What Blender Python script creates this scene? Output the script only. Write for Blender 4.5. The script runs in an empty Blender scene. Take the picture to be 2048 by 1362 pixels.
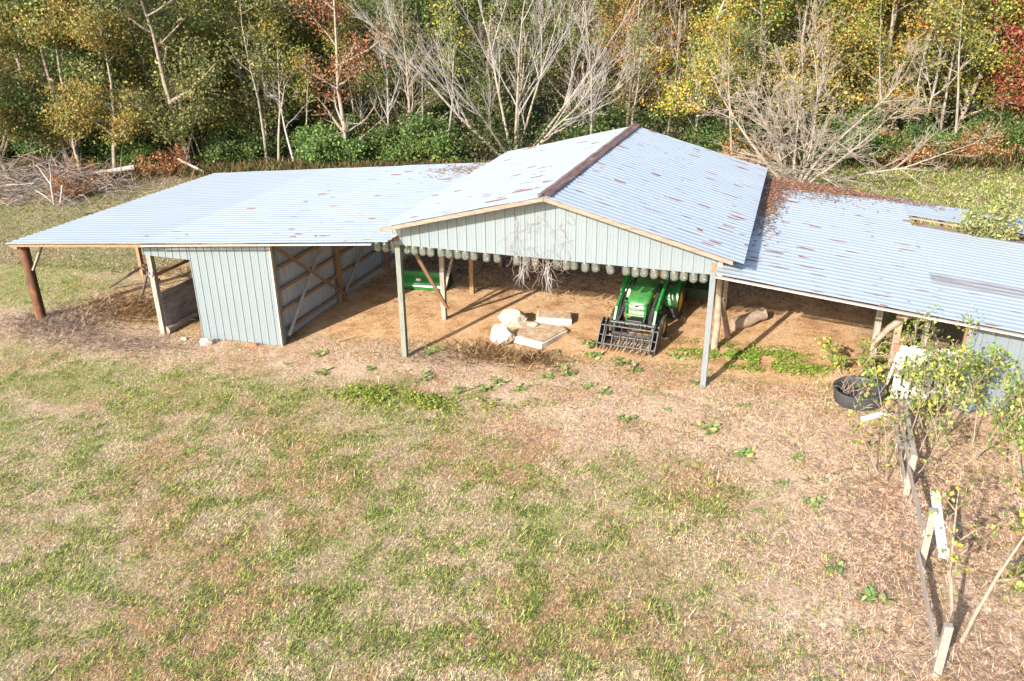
import bpy, math, random
import numpy as np
from mathutils import Vector, Matrix
R = math.radians
SC = bpy.context.scene
# ------------------------------------------------------------------ camera, sky, sun, exposure
yaw, pit, rol = R(18.647), R(23.759), R(-0.514)
F = Vector((-math.sin(yaw)*math.cos(pit), math.cos(yaw)*math.cos(pit), -math.sin(pit)))
RT = Vector((math.cos(yaw), math.sin(yaw), 0)); UP = RT.cross(F)
RT2 = math.cos(rol)*RT + math.sin(rol)*UP; UP2 = math.cos(rol)*UP - math.sin(rol)*RT
cd = bpy.data.cameras.new('camera'); cam = bpy.data.objects.new('camera', cd); SC.collection.objects.link(cam)
cam.matrix_world = Matrix(((RT2.x, UP2.x, -F.x, 10.017), (RT2.y, UP2.y, -F.y, -19.974), (RT2.z, UP2.z, -F.z, 10.243), (0, 0, 0, 1)))
cd.sensor_width = 36; cd.lens = 1674.8/2048*36; cd.clip_end = 2000; cd.clip_start = .2
SC.camera = cam
SUN_EL = 25.5
w = bpy.data.worlds.new('World'); SC.world = w; w.use_nodes = True
sky = w.node_tree.nodes.new('ShaderNodeTexSky'); sky.sky_type = 'NISHITA'; sky.sun_disc = False
sky.sun_elevation = R(SUN_EL); sky.sun_rotation = R(199.5); sky.air_density = 1.0; sky.dust_density = 2.0
bg = w.node_tree.nodes['Background']; bg.inputs[1].default_value = .145
w.node_tree.links.new(sky.outputs[0], bg.inputs[0])
sl = bpy.data.lights.new('sun', 'SUN'); so = bpy.data.objects.new('sun', sl); SC.collection.objects.link(so)
sl.energy = 4.9; sl.angle = R(.6); sl.color = (1, .93, .82)
sd = Vector((math.cos(R(70.5))*math.cos(R(SUN_EL)), math.sin(R(70.5))*math.cos(R(SUN_EL)), -math.sin(R(SUN_EL))))
so.rotation_euler = sd.to_track_quat('-Z', 'Y').to_euler()
SC.view_settings.view_transform = 'Standard'; SC.view_settings.look = 'None'
SC.view_settings.exposure = 1.40; SC.view_settings.gamma = 1
# ------------------------------------------------------------------ numpy noise and ground shape
def vnoise(x, y, seed=0):
    xi = np.floor(x).astype(np.int64); yi = np.floor(y).astype(np.int64); fx = x-xi; fy = y-yi
    def h(a, b):
        n = (a*374761393 + b*668265263 + seed*974634777) & 0xffffffff
        n = ((n ^ (n >> 13))*1274126177) & 0xffffffff
        return ((n ^ (n >> 16)) & 0xffff)/65535.0
    sx = fx*fx*(3-2*fx); sy = fy*fy*(3-2*fy)
    return (h(xi, yi)*(1-sx)+h(xi+1, yi)*sx)*(1-sy)+(h(xi, yi+1)*(1-sx)+h(xi+1, yi+1)*sx)*sy
def fbm(x, y, seed=0, o=4):
    s = 0; a = .5; t = 0
    for k in range(o):
        s = s+a*vnoise(x*2**k+k*17.3, y*2**k-k*9.1, seed+k); t += a; a *= .55
    return s/t
def sstep(a, b, x):
    t = np.clip((x-a)/(b-a), 0, 1); return t*t*(3-2*t)
def gnd(x, y):
    x = np.asarray(x, float); y = np.asarray(y, float)
    z = .042*np.clip(x, -70, 50)+.007*y+24*sstep(44, 130, y)
    z = z+.10*(fbm(x/1.7, y/1.7, 5, 3)-.5)*sstep(.1, 1, np.abs(y+.0))*.7
    for off in (-.75, .75):   # wheel ruts curving out of the barn
        dd = (y+1.2+.11*(x-6.5)**2)-off*1.1; z = z-.035*np.exp(-(dd/.16)**2)*sstep(5.5, 7, x)*(1-sstep(11.5, 13, x))
    return z
def G(x, y): return float(gnd(np.array([x]), np.array([y]))[0])
def boxm(x, y, x0, x1, y0, y1, s):
    return sstep(x0-s, x0+s, x)*(1-sstep(x1-s, x1+s, x))*sstep(y0-s, y0+s, y)*(1-sstep(y1-s, y1+s, y))
def masks(x, y):
    """dirt (orange), pale soil / straw, green, leaf litter"""
    n1 = fbm(x/2.2, y/2.2, 11); n2 = fbm(x/.8, y/.8, 23); n3 = fbm(x/4.5, y/4.5, 31)
    wx = x+(n1-.5)*2.2; wy = y+(n2-.5)*1.2+(n1-.5)*1.6
    dirt = boxm(wx, wy, -4.3, 12.9, .9, 11.0, .5)
    dirt = np.maximum(dirt, .55*boxm(wx, wy, -13, -4, .3, 11, .8))
    pale = boxm(wx, wy, -40, 5, -1.9, 1.2, .8)*.95
    pale = np.maximum(pale, boxm(wx, wy, 3.0, 30, -4.4+.0, 1.3, 1.2)*.95)
    pale = np.maximum(pale, boxm(wx, wy, 9.8, 30, -30, 1, 1.3)*.95)
    pale = np.maximum(pale, boxm(wx, wy, -14, -8, 0, 7, 1)*.8)
    pale = np.maximum(pale, .9*np.exp(-(((wx+8.0)/1.6)**2+((wy+4.9)/.5)**2)))
    pale = pale*(1-dirt)
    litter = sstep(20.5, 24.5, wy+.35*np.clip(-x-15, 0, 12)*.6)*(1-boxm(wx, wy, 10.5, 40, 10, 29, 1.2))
    green = sstep(.47, .62, .55*n1+.45*n2+.10*sstep(2, -12, x)-.02)
    green = np.maximum(green, boxm(wx, wy, -40, -9, 6, 20, 1.5)*.8)
    green = np.maximum(green, boxm(wx, wy, 10, 40, 11, 30, 2)*.9)
    green = np.maximum(green, 1.0*np.exp(-(((wx-1.0)/1.9)**2+((wy+2.6)/.7)**2)))
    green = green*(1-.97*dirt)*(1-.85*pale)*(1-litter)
    return dirt, pale, green, litter
# ------------------------------------------------------------------ mesh helpers
class MB:
    def __init__(s): s.v = []; s.f = []; s.c = []
    def add(s, vs, fs, col=None):
        o = len(s.v); s.v += [tuple(p) for p in vs]; s.f += [tuple(i+o for i in f) for f in fs]
        s.c += [col or (1, 1, 1, 1)]*len(vs)
        return s
    def box(s, c, d, M=None):
        x, y, z = [k/2 for k in d]
        vs = [Vector((a*x, b*y, e*z)) for a in (-1, 1) for b in (-1, 1) for e in (-1, 1)]
        if M is not None: vs = [M @ p for p in vs]
        return s.add([p+Vector(c) for p in vs], [(0, 1, 3, 2), (4, 6, 7, 5), (0, 4, 5, 1), (2, 3, 7, 6), (0, 2, 6, 4), (1, 5, 7, 3)])
    def beam(s, a, b, w, h, roll=0):
        a = Vector(a); b = Vector(b); d = b-a; q = d.to_track_quat('Z', 'Y').to_matrix() @ Matrix.Rotation(roll, 3, 'Z')
        return s.box((a+b)/2, (w, h, d.length), q)
    def tube(s, pts, rad, n=8, cap=True, jit=0):
        pts = [Vector(p) for p in pts]; rad = rad if hasattr(rad, '__len__') else [rad]*len(pts)
        vs = []; fs = []; pq = None
        for i, p in enumerate(pts):
            d = (pts[min(i+1, len(pts)-1)]-pts[max(i-1, 0)]).normalized()
            up = Vector((0, 0, 1)) if abs(d.z) < .93 else Vector((1, 0, 0))
            if pq is not None:
                e1 = (pq-d*pq.dot(d)); e1 = e1.normalized() if e1.length > 1e-5 else d.cross(up).normalized()
            else: e1 = d.cross(up).normalized()
            pq = e1; e2 = d.cross(e1)
            for k in range(n):
                t = 2*math.pi*k/n; r = rad[i]*(1+jit*(random.random()-.5))
                vs.append(p+e1*math.cos(t)*r+e2*math.sin(t)*r)
        for i in range(len(pts)-1):
            for k in range(n): fs.append((i*n+k, i*n+(k+1) % n, (i+1)*n+(k+1) % n, (i+1)*n+k))
        if cap: fs += [tuple(range(n))[::-1], tuple(range((len(pts)-1)*n, len(pts)*n))]
        return s.add(vs, fs)
    def prism(s, prof, a, b, axis):
        """closed 2-D profile extruded from a to b along axis (0,1,2)"""
        n = len(prof); vs = []
        for t in (a, b):
            for (u, v) in prof:
                p = [u, v]; p.insert(axis, t); vs.append(p)
        fs = [(i, (i+1) % n, n+(i+1) % n, n+i) for i in range(n)]+[tuple(range(n))[::-1], tuple(range(n, 2*n))]
        return s.add(vs, fs)
    def lathe(s, prof, n=24, M=None, c=(0, 0, 0)):
        vs = []; fs = []; m = len(prof)
        for k in range(n):
            t = 2*math.pi*k/n
            for r, z in prof:
                p = Vector((r*math.cos(t), r*math.sin(t), z)); vs.append((M @ p if M is not None else p)+Vector(c))
        for k in range(n):
            for j in range(m-1): fs.append((k*m+j, ((k+1) % n)*m+j, ((k+1) % n)*m+j+1, k*m+j+1))
        return s.add(vs, fs)
    def build(s, name, m, parent=None, smooth=None, loc=None, bevel=0):
        me = bpy.data.meshes.new(name); me.from_pydata(s.v, [], s.f); me.update()
        import bmesh
        bm = bmesh.new(); bm.from_mesh(me); bmesh.ops.recalc_face_normals(bm, faces=bm.faces); bm.to_mesh(me); bm.free()
        if any(c != (1, 1, 1, 1) for c in s.c):
            at = me.color_attributes.new('Col', 'FLOAT_COLOR', 'POINT'); at.data.foreach_set('color', np.array(s.c, np.float32).ravel())
        return fin(name, me, m, parent, smooth, loc, bevel)
def fin(name, me, m, parent=None, smooth=None, loc=None, bevel=0):
    me.materials.append(m)
    if smooth:
        me.polygons.foreach_set('use_smooth', [True]*len(me.polygons)); me.set_sharp_from_angle(angle=R(smooth))
    o = bpy.data.objects.new(name, me); SC.collection.objects.link(o)
    if parent: o.parent = parent
    if loc is not None: o.location = loc
    if bevel:
        b = o.modifiers.new('bevel', 'BEVEL'); b.width = bevel; b.segments = 2; b.limit_method = 'ANGLE'; b.angle_limit = R(40)
    return o
def bulk(name, V, Q, C, m, parent=None, k=4):
    """numpy mesh: V (n,3), Q (f,k), C (n,3) colours"""
    me = bpy.data.meshes.new(name); nf = len(Q)
    me.vertices.add(len(V)); me.vertices.foreach_set('co', np.ascontiguousarray(V, np.float32).ravel())
    me.loops.add(nf*k); me.loops.foreach_set('vertex_index', np.ascontiguousarray(Q, np.int32).ravel())
    me.polygons.add(nf); me.polygons.foreach_set('loop_start', np.arange(0, nf*k, k, dtype=np.int32))
    me.update(calc_edges=True)
    if C is not None:
        at = me.color_attributes.new('Col', 'FLOAT_COLOR', 'POINT')
        at.data.foreach_set('color', np.concatenate([C, np.ones((len(C), 1))], 1).astype(np.float32).ravel())
    return fin(name, me, m, parent)
def tag(o, label, cat=None, group=None, kind=None):
    if label: o['label'] = label
    if cat: o['category'] = cat
    if group: o['group'] = group
    if kind: o['kind'] = kind
    return o
def thing(name, loc, label, cat, group=None, rz=0):
    o = bpy.data.objects.new(name, None); SC.collection.objects.link(o); o.location = loc; o.rotation_euler = (0, 0, rz); o.empty_display_size = .3
    return tag(o, label, cat, group)
def copy_tree(o, parent=None):
    c = o.copy(); SC.collection.objects.link(c)
    if parent: c.parent = parent
    for ch in list(o.children): copy_tree(ch, c)
    return c
# ------------------------------------------------------------------ materials
class NT:
    def __init__(s, name):
        s.m = bpy.data.materials.new(name); s.m.use_nodes = True; s.t = s.m.node_tree; s.b = s.t.nodes['Principled BSDF']
    def n(s, t, **kw):
        x = s.t.nodes.new(t)
        for k, v in kw.items():
            if isinstance(k, str) and k.startswith('i_'): x.inputs[int(k[2:])].default_value = v
            else: setattr(x, k, v)
        return x
    def l(s, a, b): s.t.links.new(a, b)
    def coord(s, scale=(1, 1, 1), out='Object'):
        tc = s.n('ShaderNodeTexCoord'); mp = s.n('ShaderNodeMapping'); mp.inputs['Scale'].default_value = scale; s.l(tc.outputs[out], mp.inputs[0]); return mp.outputs[0]
    def noise(s, vec, sc, det=4, rough=.6):
        x = s.n('ShaderNodeTexNoise'); x.inputs['Scale'].default_value = sc; x.inputs['Detail'].default_value = det; x.inputs['Roughness'].default_value = rough; s.l(vec, x.inputs['Vector']); return x
    def ramp(s, fac, stops):
        x = s.n('ShaderNodeValToRGB'); cr = x.color_ramp
        while len(cr.elements) < len(stops): cr.elements.new(.5)
        for e, (p, c) in zip(cr.elements, stops): e.position = p; e.color = (*c, 1) if len(c) == 3 else c
        s.l(fac, x.inputs[0]); return x.outputs[0]
    def mix(s, f, a, b, mode='MIX'):
        x = s.n('ShaderNodeMix', data_type='RGBA', blend_type=mode)
        for i, v in ((0, f), (6, a), (7, b)):
            if isinstance(v, (int, float)): x.inputs[i].default_value = v
            elif isinstance(v, tuple): x.inputs[i].default_value = (*v, 1) if len(v) == 3 else v
            else: s.l(v, x.inputs[i])
        return x.outputs[2]
    def math(s, op, a, b=0.0):
        x = s.n('ShaderNodeMath', operation=op)
        for i, v in ((0, a), (1, b)):
            if isinstance(v, (int, float)): x.inputs[i].default_value = v
            else: s.l(v, x.inputs[i])
        return x.outputs[0]
    def bump(s, h, st=.3, d=.01):
        x = s.n('ShaderNodeBump'); x.inputs['Strength'].default_value = st; x.inputs['Distance'].default_value = d; s.l(h, x.inputs['Height']); s.l(x.outputs[0], s.b.inputs['Normal'])
    def fin(s, col=None, rough=.7, metal=0):
        if col is not None:
            if isinstance(col, tuple): s.b.inputs['Base Color'].default_value = (*col, 1)
            else: s.l(col, s.b.inputs['Base Color'])
        s.b.inputs['Roughness'].default_value = rough; s.b.inputs['Metallic'].default_value = metal; return s.m
def mottled(name, c1, c2, rough=.7, sc=6, scale=(1, 1, 1), metal=0, bump=.3, c3=None, out='Object'):
    t = NT(name); v = t.coord(scale, out); n = t.noise(v, sc)
    st = [(.3, c1), (.7, c2)]
    if c3: st = [(.3, c1), (.55, c2), (.72, c3)]
    n2 = t.noise(v, sc*5, 3); col = t.mix(.25, t.ramp(n.outputs[0], st), t.ramp(n2.outputs[0], [(.3, tuple(k*.5 for k in c1)), (.7, c2)]))
    if bump: t.bump(n2.outputs[0], bump, .01)
    return t.fin(col, rough, metal)
def wood(name, c1, c2, c3=None, ax=2):
    s = [14, 14, 14]; s[ax] = 1.2
    return mottled(name, c1, c2, .85, 2.2, tuple(s), bump=.5, c3=c3)
M = {}
M['greywood'] = wood('weathered_wood', (.12, .10, .085), (.26, .23, .195), (.33, .30, .265))
M['greenpost'] = wood('treated_post', (.095, .11, .09), (.16, .175, .148), (.21, .17, .11))
M['whitepost'] = wood('painted_post', (.10, .115, .125), (.165, .185, .195), (.14, .13, .11))
M['brownwood'] = wood('brown_wood', (.12, .065, .032), (.24, .14, .075), (.30, .2, .12))
M['brownwoody'] = wood('brown_girt', (.12, .065, .032), (.26, .155, .085), (.32, .21, .13), 1)
M['fascia'] = wood('faded_painted_board', (.28, .20, .165), (.42, .35, .315), (.50, .45, .42), 0)
M['rake'] = wood('raw_rake_board', (.13, .085, .06), (.235, .18, .14), (.30, .245, .20), 0)
M['plywood'] = mottled('grey_plywood', (.10, .085, .08), (.25, .22, .21), .8, 1.6, (1, 1, 2.5), c3=(.33, .30, .29))
M['log'] = mottled('log_bark', (.14, .10, .075), (.32, .25, .19), .9, 7, bump=.8)
M['deadwood'] = mottled('dead_branch', (.20, .18, .165), (.36, .335, .31), .9, 5, bump=.3)
M['whitewood'] = wood('bleached_board', (.33, .31, .28), (.50, .485, .46), (.27, .25, .22))
M['pipe'] = mottled('rusted_pipe', (.035, .016, .010), (.10, .036, .014), .75, 3, (1.6, 1.6, .5), c3=(.26, .095, .012))
M['darkpipe'] = mottled('dark_rusted_frame', (.03, .02, .018), (.09, .05, .035), .7, 9)
M['green'] = mottled('green_enamel', (.008, .125, .022), (.012, .165, .03), .32, 5, bump=0, c3=(.02, .15, .035))
M['greendusty'] = mottled('dusty_green_enamel', (.012, .13, .028), (.05, .17, .05), .42, 4, bump=0, c3=(.09, .16, .07))
M['darkgreen'] = mottled('dark_green_enamel', (.004, .022, .009), (.008, .03, .013), .6, 5, bump=0)
M['yellow'] = mottled('yellow_enamel', (.66, .36, .005), (.75, .43, .01), .4, 6, bump=0)
M['black'] = mottled('black_paint', (.012, .012, .014), (.03, .03, .033), .5, 8)
M['blackdust'] = mottled('worn_black_paint', (.016, .016, .018), (.045, .044, .048), .5, 10, c3=(.14, .12, .11))
M['rubber'] = mottled('tyre_rubber', (.014, .014, .014), (.035, .033, .03), .8, 10, c3=(.07, .06, .045))
M['tub'] = mottled('black_plastic', (.022, .024, .028), (.05, .053, .06), .55, 3)
M['steel'] = mottled('bare_steel', (.30, .28, .27), (.5, .49, .47), .4, 9, metal=.6)
M['lamp'] = mottled('headlamp_lens', (.62, .62, .60), (.8, .8, .78), .15, 9, bump=0)
M['chalk'] = mottled('white_stone', (.34, .29, .235), (.50, .45, .385), .9, 4, bump=1, c3=(.44, .29, .15))
M['slabtop'] = mottled('littered_concrete', (.20, .13, .08), (.40, .29, .19), .95, 6, bump=1, c3=(.52, .44, .36))
M['concrete'] = mottled('pale_concrete', (.46, .41, .35), (.60, .56, .50), .9, 4, bump=.6)
M['pvc'] = mottled('white_plastic_pipe', (.50, .50, .49), (.60, .60, .59), .4, 3, bump=0)
M['redtag'] = mottled('red_tag', (.42, .08, .05), (.5, .14, .09), .6, 9, bump=0)
M['label'] = mottled('white_decal', (.75, .75, .73), (.8, .8, .8), .5, 9, bump=0)
M['bark'] = mottled('bark', (.13, .10, .08), (.30, .25, .20), .9, 5, (3, 3, .8), bump=.6)
M['palebark'] = mottled('pale_bark', (.13, .11, .085), (.25, .215, .175), .9, 4, (3, 3, .8), bump=.4, c3=(.37, .34, .305))
M['twig'] = mottled('grey_twigs', (.155, .14, .135), (.285, .262, .25), .9, 2, bump=0)
M['browntwig'] = mottled('brown_twigs', (.165, .135, .11), (.28, .235, .19), .9, 2, bump=0)
M['rusttwig'] = mottled('russet_stems', (.17, .07, .035), (.32, .16, .08), .9, 2, bump=0)
M['fencewood'] = wood('silvered_fence', (.15, .125, .105), (.28, .24, .205), (.34, .30, .265), 1)
M['brush'] = mottled('brush_twigs', (.09, .075, .07), (.21, .185, .175), .9, 2, bump=0)
M['vine'] = mottled('dry_vine', (.16, .10, .08), (.34, .25, .2), .9, 3, bump=0)
M['tuft'] = mottled('silvery_roots', (.30, .28, .29), (.50, .48, .49), .9, 3, bump=0)
def leafmat(name, trans=.35, rnd=.25, rough=.55):
    t = NT(name); a = t.n('ShaderNodeVertexColor', layer_name='Col'); oi = t.n('ShaderNodeObjectInfo')
    hs = t.n('ShaderNodeHueSaturation'); t.l(a.outputs[0], hs.inputs['Color'])
    t.l(t.math('ADD', t.math('MULTIPLY', oi.outputs['Random'], rnd*.12), .5-.06*rnd), hs.inputs['Hue'])
    t.l(t.math('ADD', t.math('MULTIPLY', oi.outputs['Random'], rnd), 1-rnd*.5), hs.inputs['Value'])
    t.l(hs.outputs[0], t.b.inputs['Base Color']); t.b.inputs['Roughness'].default_value = rough; t.b.inputs['Specular IOR Level'].default_value = .25
    tr = t.n('ShaderNodeBsdfTranslucent'); t.l(hs.outputs[0], tr.inputs[0]); mx = t.n('ShaderNodeMixShader'); mx.inputs[0].default_value = trans
    t.l(t.b.outputs[0], mx.inputs[1]); t.l(tr.outputs[0], mx.inputs[2]); t.l(mx.outputs[0], t.t.nodes['Material Output'].inputs[0]); return t.m
M['leaf'] = leafmat('leaves'); M['grass'] = leafmat('grass_blades', .3, 0, .7)
M['litter'] = leafmat('dry_leaves', .1, 0, .8)
def glass():
    t = NT('jar_glass'); tr = t.n('ShaderNodeBsdfTransparent'); tr.inputs[0].default_value = (.86, .90, .87, 1)
    gl = t.n('ShaderNodeBsdfGlossy'); gl.inputs['Roughness'].default_value = .07; df = t.n('ShaderNodeBsdfDiffuse'); df.inputs[0].default_value = (.50, .52, .50, 1)
    lw = t.n('ShaderNodeLayerWeight'); lw.inputs[0].default_value = .28; m1 = t.n('ShaderNodeMixShader'); m1.inputs[0].default_value = .10
    t.l(tr.outputs[0], m1.inputs[1]); t.l(df.outputs[0], m1.inputs[2]); m2 = t.n('ShaderNodeMixShader')
    t.l(t.math('ADD', t.math('MULTIPLY', lw.outputs['Fresnel'], .55), .05), m2.inputs[0]); t.l(m1.outputs[0], m2.inputs[1]); t.l(gl.outputs[0], m2.inputs[2])
    t.l(m2.outputs[0], t.t.nodes['Material Output'].inputs[0]); return t.m
M['glass'] = glass()
def roofmat(name, base, dark, rough, metal):
    t = NT(name); tc = t.n('ShaderNodeTexCoord'); at = t.n('ShaderNodeVertexColor', layer_name='Col'); sep = t.n('ShaderNodeSeparateColor'); t.l(at.outputs[0], sep.inputs[0])
    P = tc.outputs['Object']
    mp = t.n('ShaderNodeMapping'); mp.inputs['Scale'].default_value = (1.3, 2.6, 0); t.l(P, mp.inputs[0])
    nz = t.noise(P, 2.3, 3); ad = t.n('ShaderNodeVectorMath', operation='MULTIPLY_ADD'); t.l(nz.outputs['Color'], ad.inputs[0]); ad.inputs[1].default_value = (.5, .12, 0); t.l(mp.outputs[0], ad.inputs[2])
    vo = t.n('ShaderNodeTexVoronoi'); vo.inputs['Scale'].default_value = 1; vo.inputs['Randomness'].default_value = .85; t.l(ad.outputs[0], vo.inputs['Vector'])
    # elongated spot round each cell point
    df = t.n('ShaderNodeVectorMath', operation='SUBTRACT'); t.l(ad.outputs[0], df.inputs[0]); t.l(vo.outputs['Position'], df.inputs[1])
    sc = t.n('ShaderNodeVectorMath', operation='MULTIPLY'); t.l(df.outputs[0], sc.inputs[0]); sc.inputs[1].default_value = (1.0, 3.4, 0)
    ln = t.n('ShaderNodeVectorMath', operation='LENGTH'); t.l(sc.outputs[0], ln.inputs[0])
    cs = t.n('ShaderNodeSeparateColor'); t.l(vo.outputs['Color'], cs.inputs[0])
    gate = t.math('LESS_THAN', cs.outputs[0], sep.outputs[0])
    rad = t.math('ADD', t.math('MULTIPLY', t.math('MULTIPLY', cs.outputs[1], cs.outputs[2]), .5), .09)
    fine = t.noise(P, 22, 3)
    fl = t.math('MULTIPLY', t.math('SUBTRACT', fine.outputs[0], .5), .28)
    sp = t.math('SUBTRACT', rad, t.math('ADD', ln.outputs['Value'], fl))
    sp = t.math('MULTIPLY', t.math('MINIMUM', t.math('MAXIMUM', t.math('MULTIPLY', sp, 14), 0), 1), gate)
    # small specks
    mp2 = t.n('ShaderNodeMapping'); mp2.inputs['Scale'].default_value = (2.5, 9, 0); t.l(P, mp2.inputs[0]); n3 = t.noise(mp2.outputs[0], 1.6, 5, .7)
    n3b = t.math('MULTIPLY', t.math('MINIMUM', t.math('MAXIMUM', t.math('MULTIPLY', t.math('SUBTRACT', n3.outputs[0], .615), 12), 0), 1), sep.outputs[0])
    rust = t.math('MAXIMUM', sp, n3b)
    big = t.noise(P, .55, 4); str_ = t.n('ShaderNodeMapping'); str_.inputs['Scale'].default_value = (.5, 6, 1); t.l(P, str_.inputs[0]); n4 = t.noise(str_.outputs[0], 1.5, 4)
    met = t.mix(t.math('MULTIPLY', big.outputs[0], .9), base, dark); met = t.mix(t.math('MULTIPLY', n4.outputs[0], .45), met, tuple(k*.82 for k in dark))
    met = t.mix(t.math('MULTIPLY', sep.outputs[2], .5), met, tuple(k*.7 for k in dark))
    stn = t.noise(P, 9, 5, .75); sta = t.math('MINIMUM', t.math('MULTIPLY', sep.outputs[1], t.math('ADD', stn.outputs[0], .35)), 1)
    met = t.mix(sta, met, t.ramp(n4.outputs[0], [(.35, (.13, .125, .13)), (.65, (.27, .27, .28))]))
    sx = t.n('ShaderNodeSeparateXYZ'); t.l(P, sx.inputs[0])
    lap = t.math('LESS_THAN', t.math('FRACT', t.math('ADD', t.math('MULTIPLY', sx.outputs[1], 1/1.08), .3)), .022)
    scx = t.math('LESS_THAN', t.math('FRACT', t.math('MULTIPLY', sx.outputs[0], 1/.61)), .035); scy = t.math('LESS_THAN', t.math('FRACT', t.math('MULTIPLY', sx.outputs[1], 1/.27)), .10)
    met = t.mix(t.math('MULTIPLY', t.math('MAXIMUM', lap, t.math('MULTIPLY', scx, scy)), .38), met, (.12, .11, .12))
    rc = t.ramp(fine.outputs[0], [(.3, (.10, .026, .014)), (.7, (.23, .075, .04))])
    col = t.mix(rust, met, rc)
    t.l(t.math('MULTIPLY', t.math('SUBTRACT', 1, t.math('MAXIMUM', rust, sta)), metal), t.b.inputs['Metallic'])
    t.l(t.math('ADD', t.math('MULTIPLY', rust, .4), rough), t.b.inputs['Roughness'])
    t.l(col, t.b.inputs['Base Color']); return t.m
M['roof'] = roofmat('galvanised_roofing', (.385, .43, .472), (.325, .37, .41), .45, .25)
def sidingmat(name, c1, c2, speck):
    t = NT(name); v = t.coord((1, 1, 1)); n = t.noise(v, 1.3, 4); f = t.noise(v, 38, 3, .7); s = t.noise(t.coord((9, 9, .4)), 2, 4)
    col = t.mix(t.math('MULTIPLY', n.outputs[0], .8), c1, c2); col = t.mix(t.math('MULTIPLY', s.outputs[0], .35), col, tuple(k*.75 for k in c2))
    col = t.mix(t.math('MULTIPLY', t.math('GREATER_THAN', f.outputs[0], .57), .25), col, speck)
    return t.fin(col, .45, .25)
M['siding'] = sidingmat('pale_blue_siding', (.185, .221, .245), (.153, .188, .212), (.26, .295, .315))
M['inner'] = sidingmat('galvanised_wall', (.36, .40, .45), (.26, .30, .36), (.5, .5, .5))
M['ridge'] = mottled('rusted_ridge_cap', (.085, .04, .03), (.18, .095, .07), .6, 3, (3, .6, 3), metal=.2, c3=(.27, .215, .205))
def groundmat():
    t = NT('field_ground'); at = t.n('ShaderNodeVertexColor', layer_name='Col'); sep = t.n('ShaderNodeSeparateColor'); t.l(at.outputs[0], sep.inputs[0])
    v = t.coord((1, 1, 1)); n = t.noise(v, 1.4, 6, .65); f = t.noise(v, 13, 6, .75); ff = t.noise(v, 60, 4, .8)
    wv = t.noise(t.coord((28, 70, 10)), 1, 4, .7)
    base = t.ramp(f.outputs[0], [(.27, (.085, .056, .028)), (.5, (.29, .21, .12)), (.72, (.60, .46, .31))])
    pale = t.ramp(f.outputs[0], [(.28, (.17, .105, .066)), (.48, (.49, .355, .255)), (.70, (.76, .62, .49))])
    dirt = t.ramp(f.outputs[0], [(.28, (.20, .10, .04)), (.48, (.45, .245, .105)), (.70, (.62, .40, .21))])
    dirt = t.mix(t.ramp(n.outputs[0], [(.4, (0, 0, 0)), (.65, (.6, .6, .6))]), dirt, (.60, .44, .28)); dirt = t.mix(t.ramp(n.outputs[0], [(.36, (.8, .8, .8)), (.5, (0, 0, 0))]), dirt, (.27, .145, .07))
    pale = t.mix(t.ramp(n.outputs[0], [(.38, (.75, .75, .75)), (.6, (0, 0, 0))]), pale, (.40, .26, .165)); base = t.mix(t.ramp(n.outputs[0], [(.5, (0, 0, 0)), (.7, (.6, .6, .6))]), base, (.46, .40, .22))
    dirt = t.mix(t.math('MULTIPLY', t.math('GREATER_THAN', wv.outputs[0], .6), .5), dirt, (.52, .38, .23))
    gr = t.ramp(f.outputs[0], [(.25, (.09, .11, .03)), (.5, (.22, .22, .075)), (.75, (.36, .33, .14))])
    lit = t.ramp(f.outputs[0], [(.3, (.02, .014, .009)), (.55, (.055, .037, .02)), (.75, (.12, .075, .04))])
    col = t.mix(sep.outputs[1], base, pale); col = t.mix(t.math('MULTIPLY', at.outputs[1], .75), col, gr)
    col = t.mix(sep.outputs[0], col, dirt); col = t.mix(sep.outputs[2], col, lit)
    sp = t.ramp(ff.outputs[0], [(.3, (.45, .45, .45)), (.6, (1, 1, 1))]); col = t.mix(.4, col, sp, 'MULTIPLY')
    h = t.math('ADD', t.math('MULTIPLY', f.outputs[0], 1.0), t.math('MULTIPLY', ff.outputs[0], .5)); t.bump(h, .9, .05)
    return t.fin(col, .95)
M['ground'] = groundmat()
# ------------------------------------------------------------------ ground sheet
def make_ground():
    def ax(a, b, st, far):
        core = np.arange(a, b+st, st); e = np.array([1, 3, 8, 20, 50, 120, 300, 700.])
        return np.concatenate([(a-e*far)[::-1], core, core[-1]+e*far])
    xs = ax(-44, 28, .2, 1); ys = ax(-17, 46, .2, 1)
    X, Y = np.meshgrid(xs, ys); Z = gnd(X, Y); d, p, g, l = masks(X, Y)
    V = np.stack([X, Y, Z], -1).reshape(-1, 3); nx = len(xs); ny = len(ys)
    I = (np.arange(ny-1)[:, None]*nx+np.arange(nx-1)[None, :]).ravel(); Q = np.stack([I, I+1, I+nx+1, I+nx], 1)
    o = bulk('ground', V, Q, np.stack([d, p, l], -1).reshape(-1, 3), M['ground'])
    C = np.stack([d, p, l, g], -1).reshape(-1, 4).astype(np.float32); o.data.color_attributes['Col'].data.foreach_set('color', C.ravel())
    o.data.polygons.foreach_set('use_smooth', [True]*len(o.data.polygons))
    tag(o, 'bare orange dirt and dry grass field sloping gently around the barn', 'ground', kind='structure')
make_ground()
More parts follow.
